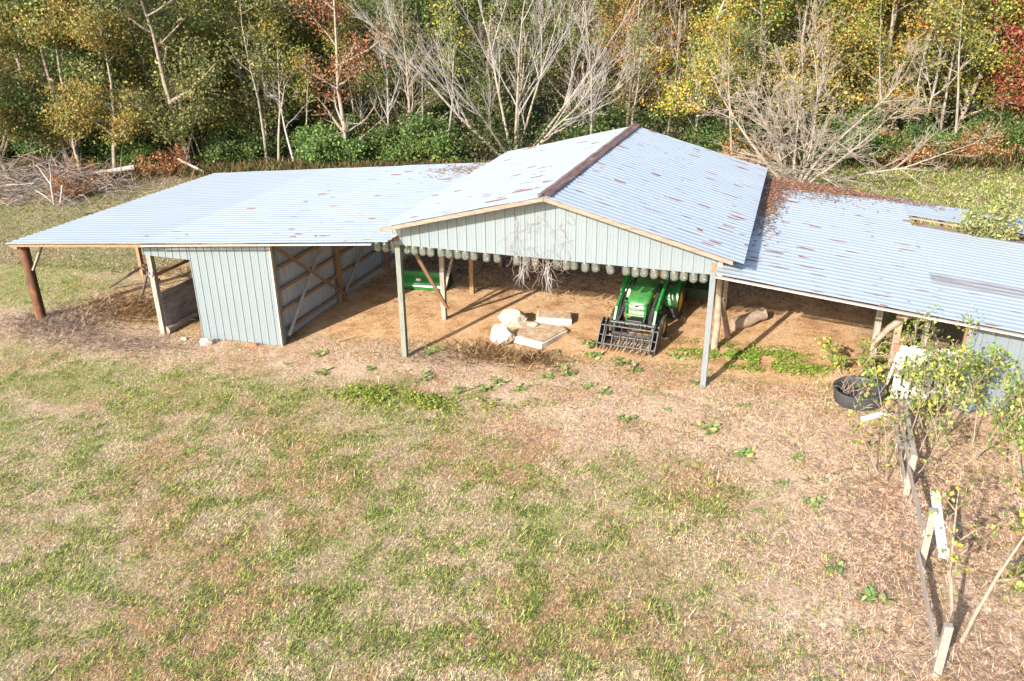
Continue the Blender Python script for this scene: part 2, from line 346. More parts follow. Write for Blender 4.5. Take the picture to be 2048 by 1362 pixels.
# ------------------------------------------------------------------ the barn
barn = thing('pole_barn', (0, 0, 0), 'open pole barn with rust spotted metal gable roof and two low side wings', 'barn')
def sheet(c, pitch=.27, amp=.017, du=.35, colf=None, sheets=()):
    """corrugated sheet: corners a(front inner) b(front outer) c(back outer) d(back inner); ribs run from inner to outer"""
    a, b, cc, d = [np.array(k, float) for k in c]; L = np.linalg.norm(d-a); U = max(np.linalg.norm(b-a), np.linalg.norm(cc-d))
    n = int(L/pitch); prof = [(0, 0), (.18, 0), (.32, 1), (.5, 1), (.64, 0), (.8, .12)]
    vv = np.array([(k+t)*pitch for k in range(n+1) for t, h in prof if (k+t)*pitch <= L]); hh = np.array([h*amp for k in range(n+1) for t, h in prof if (k+t)*pitch <= L])
    uu = np.linspace(0, 1, max(2, int(U/du)+1)); v = vv/L
    nrm = np.cross(b-a, d-a); nrm /= np.linalg.norm(nrm); nrm *= np.sign(nrm[2])
    Up, Vp = np.meshgrid(uu, v)
    P = (1-Up)[..., None]*((1-Vp)[..., None]*a+Vp[..., None]*d)+Up[..., None]*((1-Vp)[..., None]*b+Vp[..., None]*cc)
    wob = (fbm(P[..., 0]/1.3, P[..., 1]/1.3, 77, 2)-.5)*.035
    P = P+nrm*(hh[:, None]+wob)[..., None]
    nx = len(uu); ny = len(v); I = (np.arange(ny-1)[:, None]*nx+np.arange(nx-1)[None, :]).ravel(); Q = np.stack([I, I+1, I+nx+1, I+nx], 1)
    P = P.reshape(-1, 3); C = colf(P[:, 0], P[:, 1]) if colf else np.zeros((len(P), 3)); return P, Q, C
def joinsheets(name, L, m, parent):
    V = []; Q = []; C = []; o = 0
    for p, q, c in L: V.append(p); Q.append(q+o); C.append(c); o += len(p)
    return bulk(name, np.concatenate(V), np.concatenate(Q), np.concatenate(C), m, parent)
RF = (4.36, -.75, 5.24); RB = (4.60, 9.95, 5.24)
LF = (-.19, -.75, 4.07); LB = (-.19, 9.95, 4.07); GF = (9.22, -.75, 4.0); GB = (9.22, 9.95, 4.0)
c3 = lambda r, g, b: (lambda x, y: np.stack([r(x, y) if callable(r) else np.full_like(x, r), g(x, y) if callable(g) else np.full_like(x, g), b(x, y) if callable(b) else np.full_like(x, b)], -1))
tag(joinsheets('roof_slope', [sheet((RF, LF, LB, RB), colf=c3(lambda x, y: .55+.25*sstep(3, -.75, y), 0, .1))], M['roof'], barn), 'left slope of the gable roof with few rust spots')
tag(joinsheets('roof_slope', [sheet((RF, GF, GB, RB), colf=c3(.82, 0, 0))], M['roof'], barn), 'right slope of the gable roof dotted with rust streaks')
# ridge cap
def ridge():
    m = MB(); a = np.array(RF)+[0, -.06, .03]; b = np.array(RB)+[0, .06, .03]
    sec = [(-.17, -.015), (-.13, .008), (-.04, .03), (0, .055), (.04, .03), (.13, .004), (.17, -.02)]
    N = 24; vs = []
    for i in range(N+1):
        p = a+(b-a)*i/N
        for (u, z) in sec: vs.append((p[0]+u, p[1], p[2]+z+.01*math.sin(i*1.9+u*9)))
    k = len(sec); m.add(vs, [(i*k+j, i*k+j+1, (i+1)*k+j+1, (i+1)*k+j) for i in range(N) for j in range(k-1)]); return m.build('ridge_cap', M['ridge'], SC.collection.objects['roof_slope.001'])
ridge()
# left wing roof in three lapped runs of sheet
def LZ(x): return 2.45+(x+13.5)*.0924
yb = 9.95
def run(x0, x1, dz, cf, yf=-.75, ybk=yb): return sheet(((x0, yf, LZ(x0)+dz), (x1, yf, LZ(x1)+dz), (x1, ybk, LZ(x1)+dz), (x0, ybk, LZ(x0)+dz)), colf=cf)
lr = joinsheets('wing_roof', [run(.05, -4.45, 0, c3(lambda x, y: .42+.25*sstep(-4, 0, x), 0, .05)), run(-4.3, -8.1, -.010, c3(lambda x, y: .05+.4*sstep(-7.5, -4.3, x), 0, .15)), run(-7.95, -13.55, -.02, c3(0, 0, .55))], M['roof'], barn)
tag(lr, 'long low roof of the left wing in plain grey sheets')
# right wing roof with a torn out sheet
def RZ(x, y=0): return 3.69-.1023*(x-8.64)+.0075*(y+.75)
def rs(x0, x1, y0, y1, cf, dz=0): return sheet(((x0, y0, RZ(x0, y0)+dz), (x1, y0, RZ(x1, y0)+dz), (x1, y1, RZ(x1, y1)+dz), (x0, y1, RZ(x0, y1)+dz)), colf=cf)
stain = lambda x, y: 1.2*boxm(x, y, 13.5, 30, 1.62, 2.42, .05)
rr = joinsheets('wing_roof', [rs(8.62, 13.6, -.75, 9.95, c3(lambda x, y: .55+.25*sstep(2.5, -1, y), 0, 0)), rs(13.5, 20, -.75, 6.85, c3(lambda x, y: .25*sstep(3, 0, y), stain, 0), -.010), rs(13.5, 20, 7.98, 9.95, c3(.05, 0, .3), -.010)], M['roof'], barn)
tag(rr, 'right wing roof with a missing sheet and a grey stained strip')
# rafters and boards under the hole and under the roofs
m = MB()
for k in range(9): x = 13.9+k*.75; m.box((x, 4.6, RZ(x, 4)-.16), (.05, 10.4, .14))
m.build('rafter', M['brownwoody'], barn)
for y0, s in ((7.90, 1), (6.95, 1)):
    MB().beam((13.6, y0, RZ(13.6, y0)-.07), (19.9, y0, RZ(19.9, y0)-.07), .09, .05).build('purlin', M['rake'], barn)
for y0 in (7.45,): MB().beam((13.9, y0, RZ(13.9, y0)-.20), (19.9, y0, RZ(19.9, y0)-.20), .85, .03).build('decking_board', M['rake'], barn)
for y0 in (-.1, 3.2, 6.6, 9.7):
    MB().beam((-13.4, y0, LZ(-13.4)-.18), (-.1, y0, LZ(-.1)-.12), .14, .05).build('rafter_beam', M['brownwood'], barn)
    if y0 < 9: MB().beam((8.7, y0, RZ(8.7)-.16), (13.4, y0, RZ(13.4)-.16), .14, .05).build('rafter_beam', M['brownwood'], barn)
for x0 in (-11.5, -9.4, -6.2, -2): MB().box((x0, 4.55, LZ(x0)-.085), (.05, 10.4, .09)).build('purlin', M['brownwoody'], barn)
# gable siding
def zrake(x, F_=RF, A=LF, B=GF):
    return A[2]+(F_[2]-A[2])*(x-A[0])/(F_[0]-A[0]) if x < F_[0] else F_[2]+(B[2]-F_[2])*(x-F_[0])/(B[0]-F_[0])
def siding(pts_x, y, zb, zt, out=-1, pitch=.27, h=.02, axis='x'):
    """vertical ribbed sheet between x0 and x1; zb, zt functions of x"""
    x0, x1 = pts_x; prof = [(0, 0), (.115, .0), (.13, 1), (.16, 1), (.175, 0), (.4, 0), (.41, .2), (.43, .2), (.44, 0), (.7, 0), (.71, .2), (.73, .2), (.74, 0)]
    n = int((x1-x0)/pitch)+2; S = [(x0+(k+t)*pitch, hh*h) for k in range(n) for t, hh in prof if (k+t)*pitch < x1-x0]+[(x1, 0)]
    vs = []
    for x, hh in S:
        for z in (zb(x), zt(x)): vs.append((x, y+out*hh, z) if axis == 'x' else (y+out*hh, x, z))
    return MB().add(vs, [(2*i, 2*i+2, 2*i+3, 2*i+1) for i in range(len(S)-1)])
siding((-.14, 8.62), -.09, lambda x: 3.44, lambda x: zrake(x)-.05).build('gable_siding', M['siding'], barn)
siding((-.14, 8.62), 9.9, lambda x: 3.44, lambda x: zrake(x)-.05, 1).build('gable_siding', M['siding'], barn)
# rake boards at the roof front edge
def rakeb(a, b, nm='rake_board'):
    a = Vector(a); b = Vector(b); m = MB(); d = .105
    vs = [a+Vector((0, 0, -.02)), b+Vector((0, 0, -.02)), b+Vector((0, 0, -.02-d)), a+Vector((0, 0, -.02-d))]; vs += [p+Vector((0, .04, 0)) for p in vs]
    m.add(vs, [(0, 1, 2, 3), (7, 6, 5, 4), (0, 4, 5, 1), (1, 5, 6, 2), (2, 6, 7, 3), (3, 7, 4, 0)]); return m.build(nm, M['rake'], barn)
rakeb((RF[0]-.005, -.72, RF[2]), (LF[0]+.05, -.72, LF[2]+.01)); rakeb((RF[0]+.005, -.72, RF[2]), (GF[0]-.25, -.72, GF[2]+.055))
# soffit lookouts so the overhang is carried
for x0 in (.6, 2.4, 4.36, 6.2, 8.0): MB().box((x0, 4.5, zrake(x0)-.10), (.05, 10.3, .10)).build('purlin', M['brownwoody'], barn)
MB().box((8.66, -.11, 3.63), (.10, .05, .42)).build('corner_trim', M['fascia'], barn)
# header beams
MB().box((4.25, .02, 3.62), (8.9, .05, .22)).build('header_beam', M['brownwoody'], barn)
MB().box((0, 4.9, 3.66), (.12, 10, .24)).build('side_beam', M['brownwoody'], barn); MB().box((8.5, 4.9, 3.62), (.12, 10, .24)).build('side_beam', M['brownwoody'], barn)
MB().box((4.25, 9.84, 3.62), (8.9, .05, .22)).build('header_beam', M['brownwoody'], barn)
# fascias along the wing fronts
MB().beam((-8.1, -.735, LZ(-8.1)-.085), (-.42, -.735, LZ(-.42)-.06), .075, .035, 0).build('fascia_board', M['fascia'], barn)
MB().beam((-13.5, -.62, LZ(-13.5)-.10), (-8.1, -.62, LZ(-8.1)-.12), .06, .08).build('edge_purlin', M['brownwood'], barn)
MB().beam((8.62, -.735, RZ(8.62, -.75)-.075), (19.9, -.735, RZ(19.9, -.75)-.075), .10, .035).build('fascia_board', M['fascia'], barn)
# posts
def post(x, y, top, w=.14, m='greywood', h=None, lab=None):
    z = G(x, y); o = MB().box((x, y, (z-.25+top)/2), (w, w, top-z+.25)).build('post', M[m], barn, bevel=.008)
    if lab: o['label'] = lab
    return o
post(0, 0, 3.56, .15, 'greenpost', lab='greenish front left gable post'); post(8.5, 0, 3.56, .14, 'whitepost', lab='pale painted front right gable post')
for y0 in (2.95, 5.45, 8.4): post(0, y0, 3.55, .15, 'greywood' if y0 < 4 else 'brownwood')
post(8.5, 5.47, 3.5, .14, 'rake'); post(8.5, 9.7, 3.5, .14, 'brownwood'); post(0, 9.7, 3.5, .14, 'brownwood')
MB().tube([(8.52, 2.4, G(8.5, 2.4)-.2), (8.55, 2.42, 1.2), (8.50, 2.45, 2.2), (8.55, 2.5, 3.52)], [.105, .10, .09, .085], 9, jit=.15).build('log_post', M['log'], barn, 50)
MB().tube([(8.86, 3.35, G(8.8, 3.3)-.1), (8.72, 2.9, 1.1), (8.60, 2.5, 1.9)], [.09, .08, .06], 8, jit=.15).build('log_brace', M['log'], barn, 50)
MB().beam((.09, .5, 3.35), (.09, 2.98, .42), .12, .05).build('brace', M['brownwood'], barn)
MB().beam((-.09, 2.95, .5), (-.09, 5.3, 3.4), .08, .05).build('brace', M['greywood'], barn)
MB().beam((.08, 5.5, 3.4), (.08, 8.3, .5), .10, .05).build('brace', M['brownwood'], barn)
# left wing: shed front with doorway
def zt(x): return LZ(x)-.10
siding((-7.02, -4.13), -.06, lambda x: G(x, -.06)+.03+.02*math.sin(x*3), zt).build('shed_siding', M['siding'], barn)
siding((-8.74, -7.022), -.06, lambda x: 2.31, zt).build('doorway_header_siding', M['siding'], barn)
MB().box((-4.10, -.06, 1.5), (.045, .09, 3.36)).build('corner_trim', M['fascia'], barn)
post(-4.16, .07, 3.2, .15, 'greenpost'); post(-4.16, 3.7, 3.2, .16, 'brownwood'); post(-4.16, 7.25, 3.2, .16, 'brownwood'); post(-4.16, 9.75, 3.2, .16, 'brownwood')
p = post(-8.58, .03, 2.9, .17, 'greywood', lab='weathered doorway post with a small ring hung on it')
MB().tube([(-8.58+.075*math.cos(t*.7), -.075-.006*(t % 2), 1.70+.085*math.sin(t*.7)) for t in range(10)], .016, 6).build('hanging_ring', M['steel'], barn, 50)
post(-6.95, .05, 3.0, .10, 'brownwood')
for (x0, y0) in ((-8.55, 4.8), (-8.55, 9.7), (-13.7, 5.0), (-13.7, 9.7)): post(x0, y0, LZ(x0)-.1, .15, 'brownwood')
# partition wall inside
siding((.16, 9.8), -4.28, lambda y: G(-4.3, y)+.06, lambda y: 3.22, 1, .27, .022, 'y').build('partition_siding', M['inner'], barn)
for k, z0 in enumerate((.18, .86, 1.52, 2.2, 2.95)):
    MB().box((-4.205, 4.95, z0), (.04, 9.6, .10)).build('girt', M['brownwoody'], barn)
MB().beam((-4.05, .10, 2.95), (-4.05, 3.85, .10), .13, .04).build('cross_brace', M['brownwood'], barn)
MB().tube([(-4.10, .32, .02), (-4.10, 1.5, 1.13), (-4.10, 3.75, 3.1)], [.055, .05, .045], 7, jit=.2).build('cross_pole', M['deadwood'], barn, 50)
MB().tube([(-4.06, 3.85, .2), (-4.06, 5.5, 1.42), (-4.06, 7.4, 2.9)], [.06, .055, .045], 7, jit=.2).build('cross_pole', M['greywood'], barn, 50)
# stall board, rail
MB().box((-8.48, 1.05, G(-8.5, 1)+.12+.36*1.0+.27), (.03, 1.95, 1.26)).build('stall_board', M['plywood'], barn)
MB().box((-8.50, 1.4, 1.64), (.05, 2.9, .11)).build('stall_rail', M['brownwoody'], barn)
# rusted pipe post at the far corner of the wing
zp = G(-13.84, .17); MB().tube([(-13.84, .17, zp-.2), (-13.84, .17, 2.05)], .165, 20).build('pipe_post', M['pipe'], barn, 50)
MB().box((-13.78, 1.2, 2.17), (.16, 2.8, .20)).build('side_beam', M['brownwoody'], barn)
MB().beam((-12.85, .17, 2.40), (-13.66, .17, 1.25), .10, .05).build('brace', M['greywood'], barn)
# right wing: posts, logs, end siding
post(12.62, 2.1, RZ(12.6)-.12, .16, 'greywood'); post(12.95, .95, RZ(12.9)-.12, .16, 'rake'); post(13.45, .2, RZ(13.4)-.12, .12, 'greywood'); post(12.6, 9.6, RZ(12.6)-.1, .15, 'brownwood')
MB().tube([(12.45, 1.0, 1.62), (12.75, .95, 2.15), (13.1, .85, 2.55), (13.45, .6, 2.85)], [.05, .085, .11, .12], 9, jit=.25).build('log_brace', M['log'], barn, 50)
siding((14.28, 20), -.05, lambda x: G(x, 0)+.02, lambda x: RZ(x)-.10).build('shed_siding', M['siding'], barn)
MB().box((14.25, 0, 1.6), (.07, .09, 2.4)).build('doorway_trim', M['brownwood'], barn)
# ------------------------------------------------------------------ glass jars under the gable edge
JX = [-.7, -.45, -.2, .2, .42, .68, .93, 1.22, 1.46, 1.71, 1.94, 2.18, 2.54, 2.83, 3.4, 3.64, 3.91, 4.49, 4.74, 4.95, 5.25, 5.52, 5.86, 6.31, 6.56, 6.79, 7.03, 7.3, 7.53, 7.78, 8.02, 8.27]
ORD = 'first second third fourth fifth sixth seventh eighth ninth tenth eleventh twelfth thirteenth fourteenth fifteenth sixteenth seventeenth'.split()
def jarmesh():
    r = .105; pr = [(0.001, -.36)]+[(r*math.sin(a), -.36+.085*(1-math.cos(a))) for a in np.linspace(.2, math.pi/2, 7)]+[(r+.002, -.2), (r, -.06), (.085, -.02), (.08, 0)]
    inner = [(max(q-.006, .0005), z+.006) for q, z in pr][::-1]
    return MB().lathe(pr+inner, 20)
jar = None
for i, x in enumerate(JX):
    if jar is None:
        jar = thing('glass_jar', (0, 0, 0), '', 'jar', 'glass jars hanging under the gable edge')
        jg = jarmesh().build('glass', M['glass'], jar, 60)
        MB().lathe([(.072, -.03), (.094, -.03), (.094, .012), (.001, .015)], 20).build('lid', M['steel'], jg, 40)
        o = jar
    else: o = copy_tree(jar)
    o.location = (x, .13+.01*math.sin(i*7), 3.475+.012*math.sin(i*3.1)); o.rotation_euler = (.03*math.sin(i*5), .05*math.sin(i*2.3), i)
    if i < 3: l = 'clear glass jar hanging left of the front left post, %s from the left' % ORD[i]
    elif i < 17: l = 'clear glass jar under the gable, %s right of the front left post' % ORD[i-3]
    elif i == 22: l = 'tilted clear glass jar hanging beside a gap under the gable'; o.rotation_euler = (0, -.22, 0)
    elif i < 22: l = 'clear glass jar hanging right of the dead vine, %s from the vine' % ORD[i-17]
    else: l = 'clear glass jar hanging above the tractor, %s from the front right post' % ORD[31-i]
    o['label'] = l
# ------------------------------------------------------------------ dead vine on the gable
rng = random.Random(4)
def wander(m, p, d, n, step, r, wob=.5, grav=-.05, xs=None, minz=None):
    pts = [Vector(p)]; d = Vector(d).normalized()
    for k in range(n):
        d = (d+Vector((rng.gauss(0, wob), rng.gauss(0, wob*.35), rng.gauss(0, wob)+grav))).normalized(); q = pts[-1]+d*step
        if xs and q.y > xs: q.y = xs
        pts.append(q)
    m.tube(pts, [r*(1-.7*k/len(pts)) for k in range(len(pts))], 4, False); return pts
vin = thing('dead_vine', (4.1, -.2, 3.4), 'dry leafless vine hanging down the middle of the gable with silvery root tufts', 'vine')
m = MB(); 
for k in range(26):
    x = rng.uniform(-1.0, .75); wander(m, (x, .02, rng.uniform(.1, 1.3)), (rng.gauss(0, .5), 0, -1), rng.randint(5, 14), .09, .0055, .55, -.1, .08)
for k in range(24):
    x = rng.choice([-.55, -.25, .25, .5])+rng.gauss(0, .12); wander(m, (x, -.02, rng.uniform(-.2, .2)), (rng.gauss(0, .5), -.3, -.8), rng.randint(6, 11), .08, .006, .5, -.08)
m.build('stem', M['vine'], vin)
for cx, L in ((-.42, .75), (.22, .95)):
    m = MB()
    for k in range(22):
        p0 = (cx+rng.gauss(0, .05), -.1+rng.gauss(0, .05), -.15+rng.gauss(0, .15)); wander(m, p0, (rng.gauss(.1, .22), rng.gauss(0, .15), -1), rng.randint(4, 8), L*.095, .0042, .25, -.15)
    m.build('root_tuft', M['tuft'], vin)
# ------------------------------------------------------------------ tractor (local frame: -Y is forward, origin on the ground under the rear axle)
TX, TY = 6.36, 4.72
tr = thing('tractor', (TX, TY, G(TX, TY)), 'green compact tractor with yellow wheels and a black root grapple, parked under the gable', 'tractor', None, R(-4.2))
def wheel(x, y, r, wd, side, lugs):
    m = MB(); Mx = Matrix.Rotation(R(90), 3, 'Y'); h = wd/2
    pr = [(r*.56, -h*.72), (r*.62, -h*.92), (r*.8, -h), (r*.92, -h*.92), (r*.965, -h*.7), (r*.965, h*.7), (r*.92, h*.92), (r*.8, h), (r*.62, h*.92), (r*.56, h*.72)]
    m.lathe(pr, 36, Mx, (x, y, r))
    for k in range(lugs):
        for s in (-1, 1):
            t = 2*math.pi*(k+(.5 if s > 0 else 0))/lugs; a = Vector((x+s*.01, y+math.cos(t)*r*.985, r+math.sin(t)*r*.985)); t2 = t+.26
            b = Vector((x+s*h*.95, y+math.cos(t2)*r*.965, r+math.sin(t2)*r*.965)); m.beam(a, b, .045*r/.5, .05*r/.5, 0)
    ty = m.build('tyre', M['rubber'], None, 40)
    q = MB(); pr = [(.001, -.02), (r*.16, -.02), (r*.2, -.06*1), (r*.42, -.03), (r*.50, h*.55), (r*.57, h*.70), (r*.585, h*.74), (r*.57, h*.76), (r*.48, h*.45), (r*.40, .02), (r*.2, .05), (.001, .05)]
    q.lathe([(a, side*b) for a, b in pr], 30, Mx, (x, y, r))
    for k in range(6): t = k*math.pi/3; q.box((x+side*.05, y+math.cos(t)*r*.14, r+math.sin(t)*r*.14), (.03, .03, .03))
    wh = bpy.data.objects.new('wheel', None); SC.collection.objects.link(wh); wh.parent = tr
    ty.parent = wh; rm = q.build('rim', M['yellow'], wh, 35)
for s in (-1, 1): wheel(s*.72, 0, .55, .38, s, 16); wheel(s*.67, -1.68, .36, .26, s, 14)
# chassis, axles, engine block
m = MB().box((0, -.9, .52), (.34, 2.0, .32)).box((0, -1.68, .40), (.95, .12, .12)).box((0, 0, .56), (.95, .26, .28)).box((0, -2.02, .52), (.42, .30, .18)).box((0, -2.16, .46), (.40, .05, .22))
m.build('chassis', M['black'], tr, bevel=.015)
# hood: cross-sections lofted front to back
def loft(secs, name, mt, smooth=50, parent=tr):
    k = len(secs[0]); vs = [p for s in secs for p in s]
    fs = [(i*k+j, i*k+(j+1) % k, (i+1)*k+(j+1) % k, (i+1)*k+j) for i in range(len(secs)-1) for j in range(k)]+[tuple(range(k))[::-1], tuple(range((len(secs)-1)*k, len(secs)*k))]
    return MB().add(vs, fs).build(name, mt, parent, smooth)
def hsec(y, w, zt, zb, c=.09):
    a = w/2; P = [(-a, zb), (-a, zt-c*1.5), (-a+c*.3, zt-c*.55), (-a+c, zt-.02), (-a*.4, zt), (a*.4, zt), (a-c, zt-.02), (a-c*.3, zt-c*.55), (a, zt-c*1.5), (a, zb)]
    return [(x, y, z) for x, z in P]
loft([hsec(-.62, .74, 1.44, .72), hsec(-1.0, .73, 1.42, .70), hsec(-1.5, .70, 1.34, .70), hsec(-1.85, .66, 1.22, .72), hsec(-1.98, .61, 1.14, .74), hsec(-2.03, .56, 1.06, .76)], 'hood', M['greendusty'])
hood = SC.collection.objects['hood']
MB().box((0, -1.62, 1.312), (.05, .05, .012)).build('emblem', M['black'], hood)
for s in (-1, 1): MB().box((s*.368, -1.1, 1.17), (.006, .75, .06)).build('side_stripe', M['yellow'], hood)
for s in (-1, 1): MB().box((s*.350, -1.45, .95), (.012, .55, .22)).build('side_vent', M['black'], hood)
m = MB().box((0, -2.035, .88), (.45, .03, .24))
for k in range(10): m.box((-.2+k*.044, -2.055, .87), (.016, .02, .22))
m.build('grille', M['steel'], tr)
for s in (-1, 1): MB().box((s*.14, -2.045, 1.035), (.17, .05, .07)).build('headlight', M['lamp'], tr, bevel=.012)
MB().box((0, -2.05, 1.03), (.07, .045, .06)).build('badge', M['black'], tr)
m = MB()
for z in (1.10, .96): m.tube([(-.30, -1.95, z), (-.28, -2.12, z), (-.15, -2.17, z), (.15, -2.17, z), (.28, -2.12, z), (.30, -1.95, z)], .016, 8)
for s in (-1, 1): m.tube([(s*.29, -2.10, 1.12), (s*.29, -2.10, .80), (s*.24, -2.12, .55)], .022, 8)
m.tube([(-.26, -2.13, .76), (.26, -2.13, .76)], .03, 8); m.build('grille_guard', M['green'], tr, 50)
# console, steering wheel, seat, floor, fenders, roll bar
m = MB().box((0, -.48, 1.2), (.52, .26, .46)); m.build('console', M['black'], tr, bevel=.05)
m = MB().tube([(0, -.42, 1.35), (0, -.25, 1.52)], .025, 8); Mw = Matrix.Rotation(R(-35), 3, 'X')
ring = [Vector((0, -.24, 1.53))+Mw @ Vector((.19*math.cos(t), .19*math.sin(t), 0)) for t in np.linspace(0, 2*math.pi, 25)]
m.tube(ring, .016, 6, False)
for t in (0.5, 2.6, 4.7): m.tube([(0, -.24, 1.53), Vector((0, -.24, 1.53))+Mw @ Vector((.19*math.cos(t), .19*math.sin(t), 0))], .012, 5)
m.build('steering_wheel', M['black'], tr, 50)
st = MB().box((0, .28, 1.02), (.48, .46, .12)).build('seat', M['yellow'], tr, bevel=.05)
MB().box((0, .52, 1.30), (.46, .12, .50), Matrix.Rotation(R(-10), 3, 'X')).build('backrest', M['yellow'], st, bevel=.05)
MB().box((0, .28, .88), (.36, .4, .2)).build('seat_base', M['black'], tr)
m = MB().box((0, -.32, .60), (1.12, .72, .05))
m.build('floor', M['black'], tr)
for s in (-1, 1):
    x0, x1 = s*.44, s*.90
    pr = [(-.62, .58), (-.58, .88), (-.44, 1.10), (-.2, 1.22), (.28, 1.24), (.55, 1.12), (.62, .95), (.56, .93), (.5, 1.05), (.26, 1.17), (-.18, 1.15), (-.38, 1.04), (-.50, .85), (-.54, .58)]
    f = MB().prism(pr, x0, x1, 0).box((s*.445, 0, .98), (.02, .92, .40)); fo = f.build('fender', M['green'], tr, 45)
    MB().box((s*.58, -.15, 1.25), (.18, .3, .06)).build('fender_console', M['black'], fo, bevel=.02)
    MB().box((s*.66, -.48, 1.18), (.16, .06, .14)).build('fender_lamp', M['black'], fo, bevel=.015)
m = MB()
for s in (-1, 1): m.tube([(s*.47, .58, .6), (s*.47, .62, 1.7)], .035, 8)
m.tube([(-.47, .62, 1.7), (-.40, .62, 1.80), (.40, .62, 1.80), (.47, .62, 1.7)], .035, 8); m.build('roll_bar', M['black'], tr, 50)
# loader
def plate(pts, x, wd, m):
    """bent arm of rectangular section in the YZ plane"""
    for i in range(len(pts)-1):
        a, b = pts[i], pts[i+1]; m.beam((x, a[0], a[1]), (x, b[0], b[1]), wd, .13 if i == 0 else .115)
        m.lathe([(.001, -wd/2), (.07, -wd/2), (.07, wd/2), (.001, wd/2)], 14, Matrix.Rotation(R(90), 3, 'Y'), (x, b[0], b[1]))
for s in (-1, 1):
    x = s*.585; m = MB(); plate([(-.78, 1.50), (-1.62, 1.16), (-2.05, .92), (-2.36, .40)], x, .075, m)
    m.lathe([(.001, -.05), (.10, -.05), (.10, .05), (.001, .05)], 16, Matrix.Rotation(R(90), 3, 'Y'), (x, -.78, 1.50))
    arm = m.build('loader_arm', M['green'], tr, 40, bevel=.008)
    m = MB().beam((s*.46, -.80, .48), (s*.46, -.80, 1.45), .09, .15).box((s*.46, -.9, .5), (.12, .45, .16)); m.beam((s*.46, -.98, .5), (s*.46, -.84, 1.1), .07, .08)
    m.build('loader_mast', M['green'], tr, bevel=.008)
    m = MB().tube([(s*.47, -.92, .75), (s*.52, -1.42, .98)], .042, 10); m.build('lift_cylinder', M['black'], tr, 50)
    MB().tube([(s*.52, -1.42, .98), (s*.55, -1.7, 1.08)], .02, 8).build('cylinder_rod', M['steel'], tr, 50)
    MB().tube([(s*.50, -1.55, 1.24), (s*.50, -1.98, 1.02)], .036, 10).tube([(s*.50, -1.98, 1.0), (s*.49, -2.36, .62)], .03, 8).build('tilt_cylinder', M['black'], tr, 50)
    MB().tube([(s*.485, -1.98, 1.0), (s*.48, -2.34, .56)], .016, 8).build('cylinder_rod', M['steel'], tr, 50)
    m = MB()
    for q in range(5):
        o = .016*q; m.tube([(s*(.50-o), -.72, 1.20+o), (s*(.50-o), -1.0, 1.36+.02*q), (s*(.505-o), -1.4, 1.22+o), (s*(.5-o), -1.75, 1.10), (s*(.495-o*1.5), -2.2, .75), (s*.46, -2.38, .62)], .011, 6)
    m.build('hydraulic_hose', M['blackdust'], tr, 60)
# root grapple
gr = MB(); W2 = .84; yb0 = -2.46
gr.tube([(-W2, yb0, .62), (W2, yb0, .62)], .055, 10)
gr.box((0, yb0-.0, .28), (1.6, .03, .09)).box((0, yb0, .12), (1.66, .06, .08))
gr.build('grapple_frame', M['blackdust'], tr, 50)
m = MB(); m.tube([(-W2, yb0-.28, .60), (W2, yb0-.28, .60)], .028, 8); m.tube([(-W2, yb0-.62, .16), (W2, yb0-.62, .16)], .028, 8); m.tube([(-W2, yb0-.44, .36), (W2, yb0-.44, .36)], .014, 6)
m.build('clamp_bar', M['blackdust'], tr, 50)
def tine(x, tk, name, back):
    P = [(yb0+.03, .22), (yb0+.03, .08), (yb0-.20, .03), (yb0-.62, .02), (yb0-.80, .05), (yb0-.62, .07), (yb0-.22, .09), (yb0-.05, .14), (yb0-.04, .22)]
    return MB().prism(P, x-tk/2, x+tk/2, 0).build(name, M['blackdust'], tr)
for k in range(9): tine(-.80+k*.2, .022, 'tine', 0)
for k in range(7):
    x = -.66+k*.22; MB().tube([(x, yb0, .64), (x, yb0-.28, .61), (x, yb0-.46, .40), (x, yb0-.63, .15), (x, yb0-.66, .08)], .017, 6).build('clamp_tine', M['blackdust'], tr, 50)
for s in (-1, 1):
    for dx in (0, .13):
        P = [(yb0+.08, .70), (yb0+.06, .06), (yb0-.66, .04), (yb0-.66, .18), (yb0-.34, .62), (yb0-.1, .76)]
        MB().prism(P, s*(W2-dx)-.012, s*(W2-dx)+.012, 0).build('side_plate', M['blackdust'], tr)
    MB().tube([(s*.3, yb0, .60), (s*.3, yb0-.26, .62)], .035, 8).build('clamp_cylinder', M['black'], tr, 50)
# rotary mower behind the tractor
mx, my = 7.25, 6.75
mo = thing('rotary_mower', (mx, my, G(mx, my)), 'dark green rotary mower deck standing behind the tractor', 'mower', None, R(-6))
P = [(-.85, .18), (-.85, .5), (-.55, .68), (.6, .68), (.85, .48), (.85, .18)]
MB().prism(P, -.82, .82, 0).build('deck', M['darkgreen'], mo, bevel=.02)
MB().box((0, -.2, .78), (.3, .34, .22)).build('gearbox', M['black'], mo, bevel=.03)
for s in (-1, 1): MB().box((s*.80, 0, .13), (.05, 1.6, .10)).build('skid', M['black'], mo)
MB().beam((-.35, -.8, .55), (0, -.95, 1.15), .06, .03).beam((.35, -.8, .55), (0, -.95, 1.15), .06, .03).beam((0, -.95, 1.12), (0, .5, .7), .05, .03).build('hitch', M['black'], mo)
m = MB().lathe([(.08, -.07), (.2, -.08), (.22, 0), (.2, .08), (.08, .07)], 20, Matrix.Rotation(R(90), 3, 'Y'), (0, 1.1, .22)); m.beam((0, .85, .5), (.0, 1.1, .24), .05, .05); m.build('tail_wheel', M['rubber'], mo, 50)

